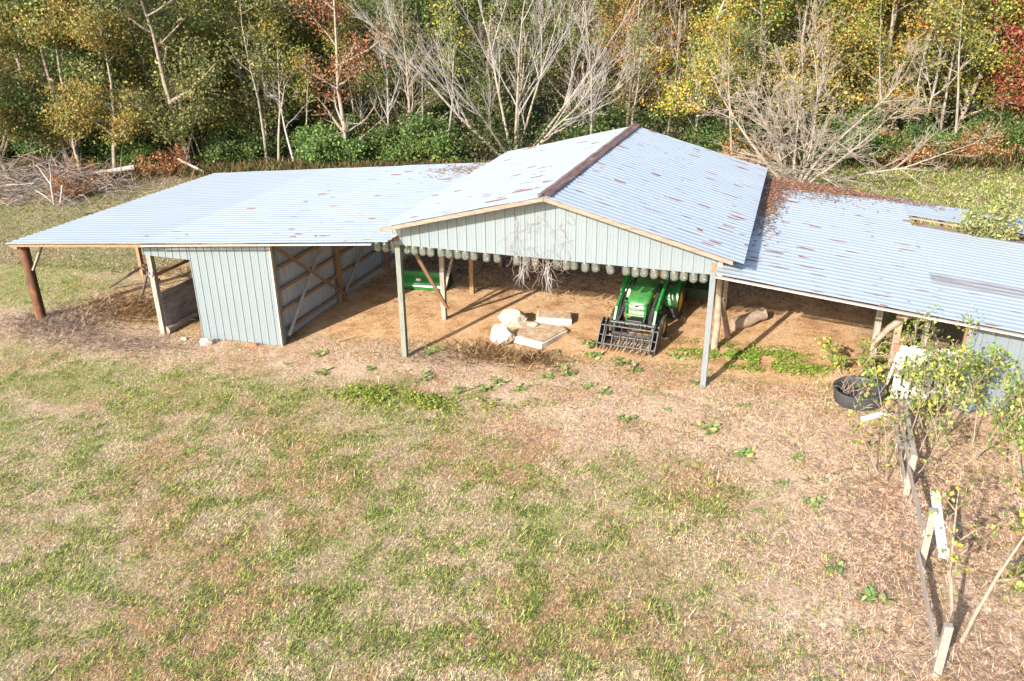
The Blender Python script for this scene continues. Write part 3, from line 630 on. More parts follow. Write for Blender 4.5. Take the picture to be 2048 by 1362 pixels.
# ------------------------------------------------------------------ loader bucket left under the barn
bk = thing('loader_bucket', (-1.87, 5.45, G(-1.87, 5.45)), 'bright green loader bucket lying with its back to the yard', 'bucket', None, R(3))
P = [(-.10, .03), (-.16, .16), (-.10, .30), (.02, .40), (.10, .58), (.16, .60), (.60, .52), (.75, .06), (.70, .03), (.55, .47), (.17, .55), (.08, .37), (-.04, .27), (-.10, .16), (-.05, .06)]
MB().prism(P, -.86, .86, 0).build('shell', M['green'], bk, 30, bevel=.006)
for s in (-1, 1): MB().prism([(-.10, .03), (-.16, .16), (-.10, .30), (.02, .40), (.10, .58), (.60, .52), (.75, .06)], s*.865-.012, s*.865+.012, 0).build('side_plate', M['darkgreen'], bk)
MB().box((-.15, -.045, .375), (.16, .012, .09), Matrix.Rotation(R(-40), 3, 'X')).build('sticker', M['label'], bk)
MB().box((-.02, -.045, .375), (.09, .012, .09), Matrix.Rotation(R(-40), 3, 'X')).build('sticker', M['brownwood'], bk)
MB().tube([(-.86, .12, .60), (.86, .12, .60)], .022, 8).build('lip_rib', M['green'], bk)
# ------------------------------------------------------------------ stones
def rock(name, x, y, d, seed, label, cat, m='chalk', cut=.78, rz=0, sub=4):
    import bmesh
    bm = bmesh.new(); bmesh.ops.create_icosphere(bm, subdivisions=sub, radius=1); r = random.Random(seed)
    ds = [Vector((r.gauss(0, 1), r.gauss(0, 1), r.gauss(0, .8))).normalized() for _ in range(16)]; hs = [r.uniform(cut, 1) for _ in ds]; ds.append(Vector((.1, -.25, 1)).normalized()); hs.append(.74)
    for v in bm.verts:
        k = min([1.2]+[h/max(v.co.dot(q), 1e-3) for q, h in zip(ds, hs) if v.co.dot(q) > .05]); v.co *= min(k, 1.1)
        n = vnoise(np.array([v.co.x*5+9]), np.array([v.co.y*5+v.co.z*3]), seed)[0]; n2 = vnoise(np.array([v.co.x*11+3]), np.array([v.co.y*11-v.co.z*9]), seed+4)[0]; v.co *= .90+.14*n+.07*n2
        v.co.x *= d[0]/2; v.co.y *= d[1]/2; v.co.z *= d[2]/2
    me = bpy.data.meshes.new(name); bm.to_mesh(me); bm.free()
    o = fin(name, me, M[m], None, 28, (x, y, G(x, y)+d[2]*.36)); o.rotation_euler.z = rz; return tag(o, label, cat)
rock('boulder', 2.28, 3.0, (.92, .72, .60), 23, 'pale chalky boulder with a flat broken top behind the slabs', 'boulder')
rock('boulder', 2.40, 1.62, (.74, .60, .66), 29, 'rounded white boulder sitting at the left end of the big slab', 'boulder')
rock('stone', -6.6, -.45, (.42, .3, .26), 5, 'small grey white rock at the foot of the blue shed wall', 'stone')
rock('stone', -7.55, -.3, (.2, .15, .12), 6, 'little pale rock at the bottom left corner of the blue shed wall', 'stone')
rock('brick', -5.0, -.25, (.22, .14, .12), 7, 'small red brown brick under the blue shed wall', 'brick', 'redtag', .8)
rock('stone', 13.1, -2.1, (.32, .2, .14), 12, 'flat white stone beside the old board fence', 'stone', 'concrete')
def slab(name, pts, th, z0, label, tilt=(0, 0)):
    r = random.Random(len(pts)*7+int(th*100)); P = []
    for i in range(len(pts)):
        a = Vector((*pts[i], 0)); b = Vector((*pts[(i+1) % len(pts)], 0)); n = 5
        for k in range(n): q = a.lerp(b, k/n); P.append((q.x+r.uniform(-.018, .018), q.y+r.uniform(-.018, .018)))
    cx = sum(p[0] for p in P)/len(P); cy = sum(p[1] for p in P)/len(P); base = G(cx, cy)+z0
    root = thing(name, (cx, cy, base), label, 'slab')
    L = [(x-cx, y-cy) for x, y in P]; hz = lambda x, y: tilt[0]*x+tilt[1]*y
    vs = [(x*1.0, y*1.0, -.1) for x, y in L]+[(x, y, th+hz(x, y)-.015) for x, y in L]; n = len(L)
    MB().add(vs, [(i, (i+1) % n, n+(i+1) % n, n+i) for i in range(n)]+[tuple(range(n, 2*n))]).build('edge', M['concrete'], root, bevel=.012)
    V = [(0, 0, th+.02)]+[(x*k, y*k, th+hz(x*k, y*k)+.008+.022*r.random()) for k in (.45, .75, .93) for x, y in L]
    f = [(0, 1+i, 1+(i+1) % n) for i in range(n)]+[(1+j*n+i, 1+(j+1)*n+i, 1+(j+1)*n+(i+1) % n, 1+j*n+(i+1) % n) for j in range(2) for i in range(n)]
    tp = MB().add(V, f).build('top_surface', M['slabtop'], root, 40); tp['label'] = 'slab top covered in brown leaf litter'
slab('concrete_slab', [(2.72, 1.72), (3.72, 1.42), (4.16, 2.62), (3.95, 2.86), (2.76, 2.96)], .17, 0, 'large flat white edged slab lying in front of the boulders')
slab('concrete_slab', [(3.05, 3.05), (4.12, 3.32), (3.98, 3.86), (2.94, 3.62)], .24, .0, 'smaller thick white edged slab behind the big slab', (-.04, .05))
rock('stone', 3.05, 2.62, (.34, .26, .08), 15, 'flat pale stone lying on top of the large slab', 'stone', 'concrete')
SC.collection.objects['stone.003' if 'stone.003' in SC.collection.objects else 'stone'].location.z += .19
# ------------------------------------------------------------------ logs, tub, pipe, stakes
def log(name, pts, rad, label, m='log', n=12, cat='log'):
    o = MB().tube(pts, rad, n, True, .18).build(name, M[m], None, 50); return tag(o, label, cat)
def gz(x, y, h=0): return (x, y, G(x, y)+h)
log('log', [gz(-8.46, .02, .12), gz(-8.4, .7, .12), gz(-8.35, 1.6, .12)], [.13, .125, .115], 'grey round log lying along the foot of the stall board')
log('log', [gz(8.9, 4.0, .15), gz(9.25, 4.3, .16), gz(9.55, 4.7, .2), gz(9.7, 4.85, .22)], [.17, .2, .17, .22], 'knotty pale brown log lying under the right wing beside the gable post')
tub = thing('stock_tub', (12.25, .02, G(12.25, 0)), 'round black plastic tub sunk beside the white fence panel with twigs in it', 'tub')
tub.rotation_euler = (R(3), R(-4), 0)
ra = .60; Mn = None
MB().lathe([(.001, .02), (ra*.92, .02), (ra*.97, .08), (ra*.97, .33), (ra*1.02, .34), (ra*1.03, .38), (ra*1.0, .395), (ra*.90, .375), (ra*.86, .31), (ra*.86, .07), (.001, .06)], 48).build('shell', M['tub'], tub, 40)
m = MB(); rng = random.Random(9)
for k in range(16): wander(m, (-.28+rng.gauss(0, .12), .1+rng.gauss(0, .1), .1), (rng.gauss(.1, .4), rng.gauss(-.2, .3), 1), 6, .09, .008, .25, -.05)
o = m.build('twig_bundle', M['vine'], None, None, (12.25, .02, G(12.25, 0))); tag(o, 'bundle of dry twigs standing in the black tub', 'twigs')
log('plastic_pipe', [gz(12.3, -1.05, .06), gz(12.62, -.78, .07), gz(12.95, -.62, .1)], [.075, .07, .07], 'short white pipe lying in front of the black tub', 'pvc', 10, 'pipe')
log('plastic_pole', [gz(12.86, .78, -.1), (12.95, .3, 1.55), (13.0, .25, 2.0)], .04, 'slim white pole leaning upright left of the white slatted gate', 'pvc', 10, 'pole')
log('fence_rod', [gz(14.05, .6, -.1), (13.9, 1.1, 1.5), (13.75, 1.6, 2.6)], .02, 'thin dark rod leaning in the doorway of the right wing', 'steel', 6, 'rod')
log('stick', [gz(-12.9, 2.35, .25), gz(-12.3, 1.75, .05)], .025, 'pale broken stake lying by the dark pipe frame', 'rake', 5, 'stick')
log('stick', [gz(-2.5, .55, .03), gz(-2.2, .9, .05), gz(-2.05, 1.0, .12)], .018, 'short dark stick on the dirt right of the blue shed', 'brownwood', 5, 'stick')
# bent pipe frame
pf = thing('pipe_frame', gz(-12.3, 3.0), 'bent dark rusted pipe frame standing behind the doorway post', 'frame')
def loc(p): return (p[0]+12.3, p[1]-3.0, p[2]-G(-12.3, 3.0))
z0 = G(-12, 3)
MB().tube([loc((-13.7, 3.2, z0+.05)), loc((-12.2, 3.6, z0+.95)), loc((-11.95, 3.5, z0+.98)), loc((-11.75, 3.2, z0+.85)), loc((-11.2, 2.7, z0+.12)), loc((-11.05, 2.6, z0+.05))], .05, 8).build('bent_pipe', M['darkpipe'], pf, 60)
MB().tube([loc((-11.75, 3.2, z0+.85)), loc((-11.85, 2.75, z0))], .045, 8).build('leg', M['darkpipe'], pf, 60)
MB().tube([loc((-11.85, 2.72, z0+.03)), loc((-10.9, 2.75, z0+.06))], .04, 8).build('cross_bar', M['greywood'], pf, 60)
MB().tube([loc((-12.3, 3.5, z0+.9)), loc((-11.4, 3.3, z0+.55))], .045, 8).build('brace', M['darkpipe'], pf, 60)
# white slatted gate panel
gp = thing('slatted_gate', (13.95, .15, G(13.9, .15)), 'bleached white slatted gate panel standing before the right wing doorway', 'gate', None, R(2))
for k in range(9):
    x = -.92+k*.225; MB().box((x, 0, .78+.03*math.sin(k*2.1)), (.165, .025, 1.4)).build('slat', M['whitewood'], gp)
for z in (.35, 1.28): MB().box((0, .035, z), (2.0, .04, .12)).build('rail', M['whitewood'], gp)
MB().box((0, -.03, 1.38), (2.0, .03, .16)).build('rail', M['whitewood'], gp)
MB().box((-1.06, -.02, 1.42), (.12, .05, .18)).build('tag', M['redtag'], gp)
MB().beam((-.75, -.05, .05), (.2, -.35, .35), .13, .04).build('brace', M['greywood'], gp)
# old board fence running towards the viewer
fe = thing('board_fence', gz(13.0, -5), 'old grey board fence running from the tub towards the viewer', 'fence')
zf = G(13, -5); rng = random.Random(2)
for k, y in enumerate((-1.7, -4.0, -6.4, -8.9, -11.4)):
    h = (1.0, .95, 1.25, .9, .9)[k]; MB().box((.0+rng.gauss(0, .03), y+5, h/2-.1), (.12, .12, h+.2)).build('post', M['fencewood'], fe, bevel=.01)
ys = (-1.6, -4.0, -6.4, -8.9, -11.6)
for k in range(4):
    for z in ((.35, .78), (.78,), (.35,), ())[k]: MB().beam((-.075+rng.gauss(0, .015), ys[k]+5+.02, z+rng.gauss(0, .04)), (-.075+rng.gauss(0, .015), ys[k+1]+5-.02, z+rng.gauss(0, .04)), .03, .13).build('rail', M['fencewood'], fe)
    if k in (0,): MB().beam((.0+rng.gauss(0, .02), ys[k]+5.06, (.93, .9, .9, .88)[k]), (.0, ys[k+1]+4.94, .9), .08, .03).build('rail', M['fencewood'], fe)
MB().beam((.10, .5-1.3, 1.24), (.10, -2.35, .98), .15, .035).build('cap_board', M['whitewood'], fe)

# ------------------------------------------------------------------ vegetation
rg = np.random.default_rng(7)
PAL = {
 'olive': [(.125, .145, .045), (.09, .12, .035), (.17, .17, .06), (.15, .125, .05), (.07, .10, .03)],
 'dark': [(.055, .095, .028), (.08, .125, .035), (.045, .08, .025), (.11, .14, .04)],
 'yellow': [(.20, .20, .04), (.26, .23, .045), (.14, .17, .04), (.25, .19, .04), (.10, .14, .035)],
 'orange': [(.31, .14, .04), (.28, .175, .045), (.18, .18, .05), (.33, .17, .04), (.12, .15, .04), (.15, .16, .05)],
 'rust': [(.24, .10, .045), (.30, .14, .06), (.19, .085, .04), (.26, .17, .08)],
 'red': [(.22, .045, .035), (.27, .075, .04), (.17, .04, .032), (.28, .14, .045), (.15, .135, .045), (.18, .15, .05)],
 'gold': [(.26, .20, .045), (.22, .19, .055), (.16, .165, .05), (.27, .16, .045), (.13, .145, .045)],
 'sweet': [(.13, .18, .035), (.20, .21, .04), (.36, .18, .035), (.32, .12, .035), (.10, .15, .03), (.28, .24, .05)],
 'bush': [(.055, .11, .03), (.08, .14, .035), (.12, .17, .045), (.04, .08, .028), (.16, .17, .05)],
 'pale': [(.24, .27, .10), (.28, .28, .12), (.18, .22, .08), (.32, .27, .10)],
 'sap': [(.22, .28, .06), (.30, .32, .07), (.14, .20, .05), (.40, .34, .05), (.11, .17, .05), (.17, .23, .07)],
}
def grow(rng, p, d, L, r, depth, out, tips, o):
    """recursive limb; out: (points, radii, depth), tips: leaf positions"""
    n = 5 if depth < 2 else 4; pts = [p]; rad = [r]
    for k in range(n):
        w = o['wob']*(1+.4*depth); d = d+Vector((rng.gauss(0, w), rng.gauss(0, w), rng.gauss(0, w*.7)+o['up']*(.6 if depth else .25))); d.normalize()
        pts.append(pts[-1]+d*(L/n)); rad.append(max(r*(1-(k+1)/n*(.88 if depth < 1 else .8)), .006))
    out.append((pts, rad, depth))
    if depth >= o['leaf0']:
        for q in pts[2:]: tips.append(q)
    if depth >= o['depth']: return
    nb = o['nb'][min(depth, len(o['nb'])-1)]
    for b in range(nb):
        t = rng.uniform(o['t0'] if depth == 0 else .2, 1); i = min(int(t*n), n-1); f = t*n-i; q = pts[i].lerp(pts[i+1], f)
        ax = (pts[i+1]-pts[i]).normalized(); az = rng.uniform(0, 2*math.pi); s = Vector((math.cos(az), math.sin(az), 0)); s = (s-ax*s.dot(ax)).normalized()
        a = o['ang']*rng.uniform(.7, 1.25); nd = ax*math.cos(a)+s*math.sin(a)
        grow(rng, q, nd, L*o['lr']*rng.uniform(.65, 1.2)*(1-.35*t if depth == 0 else 1), max(rad[i]*.55, .008), depth+1, out, tips, o)
    if depth == 0: tips.append(pts[-1])
def limbs_mesh(out, lo, hi, name, mt, parent, sides=(8, 5, 4, 3, 3)):
    m = MB()
    for pts, rad, dp in out:
        if lo <= dp <= hi: m.tube(pts, rad, sides[min(dp, 4)], dp == 0)
    return m.build(name, mt, parent, 60)
def leaves(centers, n_each, sig, size, pal, seed, flat=.75, droop=0, nbright=.35, gain=1.0):
    g = np.random.default_rng(seed); C = np.array([tuple(c) for c in centers]); N = len(C)*n_each; idx = np.repeat(np.arange(len(C)), n_each)
    P = C[idx]+g.normal(0, 1, (N, 3))*np.array([sig, sig, sig*flat]); P[:, 2] -= droop*np.abs(g.normal(0, 1, N))
    u = g.normal(0, 1, (N, 3)); u /= np.linalg.norm(u, axis=1)[:, None]; t = g.normal(0, 1, (N, 3))+np.array([0, 0, .0]); v = np.cross(u, t); v /= np.linalg.norm(v, axis=1)[:, None]
    s = size*(.45+1.1*g.random(N)**1.3)[:, None]*1.05
    V = np.stack([P-u*s*.5, P+v*s*.36, P+u*s*.5, P-v*s*.36], 1).reshape(-1, 3); Q = np.arange(4*N).reshape(-1, 4)
    pal = np.array(pal); pc = g.integers(0, len(pal), len(C)); pick = np.where(g.random(N) < .6, pc[idx], g.integers(0, len(pal), N)); col = pal[pick]*gain*g.uniform(1-nbright, 1+nbright, N)[:, None]*g.uniform(.75, 1.25, len(C))[idx][:, None]
    return V, Q, np.repeat(col, 4, 0)
def make_tree(name, kind, label, cat='tree', group=None, seed=0, H=11, r=.16, mt='bark', opt=None, n_each=30, sig=.40, size=.125, base=2.0, spread=None, leafy=True, lean=.05, stems=1, fan=.0, split=1):
    rng = random.Random(seed); o = dict(wob=.07, up=.10, depth=2, leaf0=1, nb=(20, 5), t0=.10, ang=1.05, lr=.33); o.update(opt or {})
    root = thing(name, (0, 0, 0), label, cat, group); out = []; tips = []
    for k in range(stems):
        if stems == 1: d = Vector((rng.gauss(0, lean), rng.gauss(0, lean), 1))
        elif o.get('dirs'): d = Vector(o['dirs'][k])
        else: az = 2*math.pi*k/stems+rng.uniform(-.3, .3); f = fan*rng.uniform(.25, 1.1); d = Vector((math.cos(az)*math.sin(f), math.sin(az)*math.sin(f), math.cos(f)))
        p0 = Vector((0, 0, -.3)) if stems == 1 else Vector((d.x*.4, d.y*.4, -.2)); grow(rng, p0, d.normalized(), H*(rng.uniform(.75, 1.1) if stems > 1 else 1), r*(rng.uniform(.6, 1) if stems > 1 else 1), 0, out, tips, o)
    limbs_mesh(out, 0, split-1 if split else 0, 'trunk', M[mt], root)
    if o['depth'] >= split: limbs_mesh(out, split, 9, 'branches', M[opt.get('bm', mt) if opt else mt], root)
    if leafy:
        tips = [t for t in tips if t.z > base*(.6+.6*rng.random())]
        V, Q, C = leaves(tips, n_each, sig, size, PAL[kind], seed+5, flat=.6, gain={'sap': .9, 'bush': 1.15, 'pale': .85}.get(kind, 1.16)); bulk('crown', V, Q, C, M['leaf'], root)
    return root
LEAFY = dict(
 olive=dict(kind='olive', H=12, n_each=45, base=1.3), dark=dict(kind='dark', H=12, n_each=48, base=.7), yellow=dict(kind='yellow', H=10, n_each=43, base=1.0),
 orange=dict(kind='orange', H=12, n_each=45, base=.9), rust=dict(kind='rust', H=12, n_each=18, base=4.2, mt='palebark'), red=dict(kind='red', H=10, n_each=45, base=1.2),
 gold=dict(kind='gold', H=11, n_each=45, base=.9), sweet=dict(kind='sweet', H=12.5, n_each=48, base=1.0, mt='palebark'))
protos = {}
def plant(key, x, y, s, rz, label, cat='tree', group=None, name=None, **kw):
    if key not in protos:
        protos[key] = o = MAKERS[key]()
    else: o = copy_tree(protos[key])
    o.location = (x, y, G(x, y)-.05); o.rotation_euler = (kw.get('tx', 0), kw.get('ty', 0), rz); o.scale = (s, s, s*kw.get('sz', 1))
    o['label'] = label; o['category'] = cat
    if 'group' in o: del o['group']
    if group: o['group'] = group
    return o
MAKERS = {}
for i, (k, a) in enumerate(LEAFY.items()):
    for j in range(2):
        MAKERS[k+str(j)] = (lambda a=a, s=100+i*10+j, k=k: make_tree({'red': 'red_maple', 'sweet': 'sweetgum_tree'}.get(k, 'broadleaf_tree'), label='', seed=s, **a))
MAKERS['thin0'] = lambda: make_tree('slender_tree', 'olive', '', seed=31, H=10, r=.10, mt='palebark', n_each=16, base=3.2, sig=.4, opt=dict(nb=(10, 3), lr=.26, t0=.35, up=.18))
MAKERS['thin1'] = lambda: make_tree('slender_tree', 'yellow', '', seed=32, H=9.5, r=.09, mt='palebark', n_each=12, base=3.4, sig=.4, opt=dict(nb=(9, 3), lr=.24, t0=.4, up=.2))
MAKERS['bare0'] = lambda: make_tree('bare_tree', 'olive', '', seed=41, H=10, r=.10, mt='palebark', leafy=False, opt=dict(nb=(14, 5, 3), depth=3, lr=.34, t0=.25, up=.22, ang=.75, bm='twig'))
MAKERS['bare1'] = lambda: make_tree('bare_tree', 'olive', '', seed=42, H=10, r=.11, mt='bark', leafy=False, opt=dict(nb=(16, 6, 4), depth=3, lr=.33, t0=.2, up=.2, ang=.8, bm='browntwig'))
MAKERS['snag'] = lambda: make_tree('dead_sapling', 'olive', '', seed=47, H=6.5, r=.09, mt='deadwood', leafy=False, opt=dict(nb=(9, 5, 3), depth=3, lr=.42, t0=.4, up=.05, ang=.9, wob=.16, bm='twig'))
MAKERS['bush0'] = lambda: make_tree('shrub', 'bush', '', seed=51, H=2.2, r=.04, stems=7, fan=.9, n_each=75, base=.1, sig=.30, size=.115, opt=dict(nb=(4, 2), leaf0=0, lr=.45))
MAKERS['bush1'] = lambda: make_tree('shrub', 'bush', '', seed=52, H=1.7, r=.03, stems=8, fan=1.1, n_each=56, base=.1, sig=.26, size=.10, opt=dict(nb=(4, 2), leaf0=0, lr=.45))
MAKERS['bush2'] = lambda: make_tree('shrub', 'pale', '', seed=53, H=3.3, r=.04, stems=9, fan=.75, n_each=44, base=.5, sig=.28, size=.075, opt=dict(nb=(6, 3), leaf0=1, lr=.36))
MAKERS['weedy'] = lambda: make_tree('dry_shrub', 'rust', '', seed=54, H=1.5, r=.02, stems=14, fan=.9, n_each=3, base=.2, sig=.2, size=.09, mt='rusttwig', opt=dict(nb=(6, 3), lr=.4))
# the two big leafless trees behind the barn
t = make_tree('bare_tree', 'olive', 'tall pale grey many stemmed leafless tree behind the gable roof ridge', seed=61, H=11.5, r=.115, mt='palebark', leafy=False, stems=10, fan=.95, lean=.1,
              opt=dict(nb=(9, 6, 4), depth=3, lr=.44, t0=.2, up=.11, ang=.42, wob=.055, bm='twig'))
t.location = (-5.7, 27.6, G(-5.7, 27.6)); t.scale = (1, .75, 1.0)
t = make_tree('bare_tree', 'gold', 'wide sprawling leafless tree arching over the right wing roof with few yellow leaves', seed=66, H=7.6, r=.105, mt='palebark', leafy=False, stems=13, fan=1.3,
              opt=dict(nb=(10, 7, 5), depth=3, lr=.40, t0=.15, up=.05, ang=.7, wob=.11, bm='browntwig'))
t.location = (10.2, 23.0, G(10.2, 23)); t.scale = (.98, .7, 1.0)
gl = np.random.default_rng(3); pts = [(gl.normal(.3, 1.2), gl.normal(-.3, .8), gl.uniform(2.5, 5.5)) for _ in range(70)]
V, Q, C = leaves(pts, 8, .25, .14, PAL['gold'], 12); bulk('crown', V, Q, C, M['leaf'], t)
# front row of the wood, left to right
ROW = [
 ('olive0', -43.5, 28.5, 1.0, .3, 'grey green broadleaf tree at the far left edge of the wood'),
 ('dark0', -39.5, 30.0, 1.0, 1.2, 'dark leaning trunk tree with deep green crown behind the brush pile'),
 ('orange1', -36.5, 32.5, 1.05, 2.2, 'amber and olive tree above the dark hollow in the left wood'),
 ('olive1', -33.0, 30.0, 1.0, 4.0, 'olive green tree with a brownish top right of the dark hollow'),
 ('thin0', -27.0, 24.0, .95, .5, 'slender pale trunk with loose olive leaves, nearest the far corner of the left wing roof'),
 ('thin1', -25.6, 24.6, .9, 2.5, 'thin leaning pale trunk with sparse yellowing leaves behind the left wing roof'),
 ('yellow0', -24.0, 27.5, 1.1, 1.0, 'bushy yellow green tree with bright mid crown behind the left wing roof'),
 ('thin0', -21.4, 25.2, 1.1, 3.3, 'straight grey trunk with bare upper limbs left of the forked dead sapling'),
 ('thin1', -20.5, 25.0, 1.05, 5.1, 'slim twin of the straight grey trunk, just left of the forked dead sapling'),
 ('snag', -18.9, 24.6, 1.0, 0.4, 'forked silvery dead sapling with spreading bare arms'),
 ('rust0', -15.8, 25.6, 1.0, 1.9, 'rusty brown leaved tree with a tall pale trunk left of the big bare tree'),
 ('bare0', -13.6, 26.2, .9, .2, 'thin leafless pale tree right of the rusty brown tree'),
 ('bare1', -12.2, 27.0, .95, 2.0, 'thin leafless brown tree standing between the rusty tree and the many stemmed tree'),
 ('dark1', -12.5, 31.0, 1.05, 3.0, 'dense dark green tree behind the leafless saplings left of centre'),
 ('thin1', -10.2, 27.6, 1.0, 4.3, 'crooked pale trunk at the left foot of the many stemmed bare tree'),
 ('olive0', -9.0, 32.0, 1.0, 5.0, 'olive tree seen through the left limbs of the many stemmed bare tree'),
 ('olive1', -4.5, 33.5, 1.0, .7, 'dull green tree seen through the middle of the many stemmed bare tree'),
 ('bare1', .2, 31.5, 1.05, 3.6, 'brown twiggy leafless tree right of the many stemmed bare tree'),
 ('sweet0', 4.2, 30.5, 1.05, .4, 'tall green and orange tree rising behind the far end of the ridge'),
 ('bare1', 7.0, 31.0, 1.0, 5.2, 'leafless brown tree between the orange green tree and the sprawling tree'),
 ('gold1', 10.5, 33.0, 1.0, 1.1, 'yellow olive tree behind the sprawling leafless tree'),
 ('orange0', 14.2, 33.0, 1.02, 2.6, 'bright orange tree right of the sprawling leafless tree'),
 ('thin1', 16.6, 32.8, 1.0, .9, 'first of three leaning pale trunks at the right edge of the wood'),
 ('thin0', 17.6, 32.6, .95, 3.9, 'middle of three leaning pale trunks at the right edge of the wood'),
 ('thin1', 18.3, 31.0, 1.0, 2.9, 'last and nearest of three leaning pale trunks at the right edge of the wood'),
 ('yellow1', 18.6, 34.8, 1.1, 4.8, 'yellow green tree above the three leaning pale trunks'),
 ('red0', 22.8, 34.0, 1.1, 1.5, 'crimson leaved tree at the far right edge'),
 ('orange1', 25.5, 37.0, 1.1, 5.5, 'orange tree behind the crimson tree at the far right'),
]
for k, x, y, s, rz, l in ROW: plant(k, x, y, s, rz, l, tx=.06*math.sin(x*3), ty=(.12 if 'leaning pale trunks' in l else .05*math.sin(x*5)))
SHR = [('bush1', -43.5, 25, 1.3, 'low dark shrub at the left edge behind the brush pile'), ('bush0', -38.5, 26.0, 1.5, 'big dark green shrub behind the brush pile'), ('bush0', -33.2, 24.6, 1.25, 'rounded dark green shrub right of the brush pile'),
 ('bush1', -29.5, 24.2, 1.2, 'green shrub beside the grey fallen log'), ('bush1', -24.0, 25.0, 1.2, 'light green shrub behind the far left corner of the wing roof'), ('bush0', -22.5, 27.4, 1.0, 'shrub between the pale trunks behind the left wing'),
 ('bush0', -18.2, 27.0, 1.15, 'leafy shrub behind the forked dead sapling'), ('bush1', -16.8, 25.8, 1.4, 'bright green shrub at the foot of the rusty brown tree'), ('bush0', -14.2, 27.5, 1.1, 'shrub right of the rusty brown tree trunk'),
 ('bush1', -11.0, 27.0, 1.5, 'green shrub left of the many stemmed bare tree'), ('bush1', -2.5, 30.2, 1.4, 'green shrub right of the foot of the many stemmed bare tree'), ('bush0', 6.2, 29.0, 1.0, 'dark shrub under the left arms of the sprawling tree'),
 ('bush1', 12.8, 28.6, 1.4, 'green shrub under the right arms of the sprawling tree'), ('bush0', 17.2, 30.5, .8, 'small shrub at the foot of the three leaning trunks'), ('bush0', 20.2, 31.8, .95, 'dense green shrub left of the crimson tree'), ('bush1', 23.2, 31.5, 1.3, 'low shrub under the crimson tree'),
 ('bush2', 21.2, 21.0, .58, 'tall pale feathery bush on the grass behind the right wing')]
for k, x, y, s, l in SHR: plant(k, x, y, s, x*1.7, l, 'shrub')
for x, y, s, l in ((-26.2, 22.0, 1.2, 'russet dry shrub behind the far corner of the left wing roof'), (-29.5, 18.6, 1.0, 'russet dry shrub right of the brush pile'), (-28.0, 15.8, 1.0, 'low russet shrub at the near right end of the brush pile'), (15.3, 28.3, 1.2, 'brown dry shrub below the three leaning trunks'), (19.2, 29.9, 1.1, 'brown dry shrub at the edge of the right meadow'), (7.5, 26.8, 1.2, 'brown dry shrub left of the sprawling tree foot')):
    plant('weedy', x, y, s, x, l, 'shrub')
rq = random.Random(8)
for k in range(36):
    x = rq.uniform(-41, 7) if k < 28 else rq.uniform(11, 24); y = 25.5+rq.uniform(-.5, 6)+(4.5 if x > 8 else 0)
    plant(('thin0', 'thin1', 'bare0', 'thin0')[k % 4], x, y, rq.uniform(.65, .95), rq.uniform(0, 6), 'spindly young tree with a thin bare trunk along the dark front of the wood', 'tree', 'spindly young trees along the wood edge', tx=rq.gauss(0, .06), ty=rq.gauss(0, .07))
# deeper rows
rb = random.Random(21)
GRP = {'olive': 'olive green tree deep in the wood behind the front row', 'dark': 'dark green tree deep in the wood behind the front row', 'yellow': 'yellow green tree deep in the wood behind the front row', 'orange': 'orange tree deep in the wood behind the front row', 'gold': 'golden tree deep in the wood behind the front row', 'sweet': 'mixed green and orange tree deep in the wood behind the front row', 'bare': 'leafless brown tree deep in the wood behind the front row', 'rust': 'rust brown tree deep in the wood behind the front row', 'red': 'crimson tree deep in the wood'}
for D, n in ((57, 17), (62, 18), (68, 19), (75, 20), (84, 21)):
    for k in range(n):
        a = -34+68*(k+rb.uniform(.15, .85))/n; th = R(90+18.65-a); d = D+rb.uniform(-2.2, 2.2); x = 10+d*math.cos(th); y = -20+d*math.sin(th)
        if a < -14: c = ['olive', 'yellow', 'olive', 'dark', 'gold', 'yellow', 'orange']
        elif a < -4: c = ['yellow', 'olive', 'olive', 'rust', 'dark', 'bare']
        elif a < 6: c = ['olive', 'bare', 'olive', 'gold', 'bare']
        elif a < 14: c = ['sweet', 'gold', 'bare', 'orange', 'olive']
        elif a < 24: c = ['gold', 'orange', 'yellow', 'sweet', 'olive']
        else: c = ['yellow', 'orange', 'red', 'yellow', 'sweet']
        kk = rb.choice(c); plant(kk+str(rb.randint(0, 1)), x, y, rb.uniform(.9, 1.2), rb.uniform(0, 6), GRP[kk], 'tree', kk+' trees deep in the wood')
# far wood on the slope
g = np.random.default_rng(5); N = 60000; a = g.uniform(-40, 40, N); th = np.radians(90+18.65-a); D = g.uniform(92, 125, N)**1.0
X = 10+D*np.cos(th); Y = -20+D*np.sin(th); Z = gnd(X, Y)+9*g.random(N)**.8*(.6+.7*fbm(X/5, Y/5, 3)); s = g.uniform(.35, .8, N)[:, None]
u = g.normal(0, 1, (N, 3)); u /= np.linalg.norm(u, axis=1)[:, None]; v = np.cross(u, g.normal(0, 1, (N, 3))); v /= np.linalg.norm(v, axis=1)[:, None]; P = np.stack([X, Y, Z], 1)
pal = np.array(PAL['olive']+PAL['dark']+PAL['gold'][:2]); cc = pal[(fbm(X/4, Y/4, 9)*len(pal)*1.6).astype(int) % len(pal)]*g.uniform(.6, 1.3, N)[:, None]
tag(bulk('far_wood', np.stack([P-u*s*.5, P+v*s*.4, P+u*s*.5, P-v*s*.4], 1).reshape(-1, 3), np.arange(4*N).reshape(-1, 4), np.repeat(cc, 4, 0), M['leaf']), 'far dense wood on the rising slope behind all the trees', 'wood', kind='stuff')
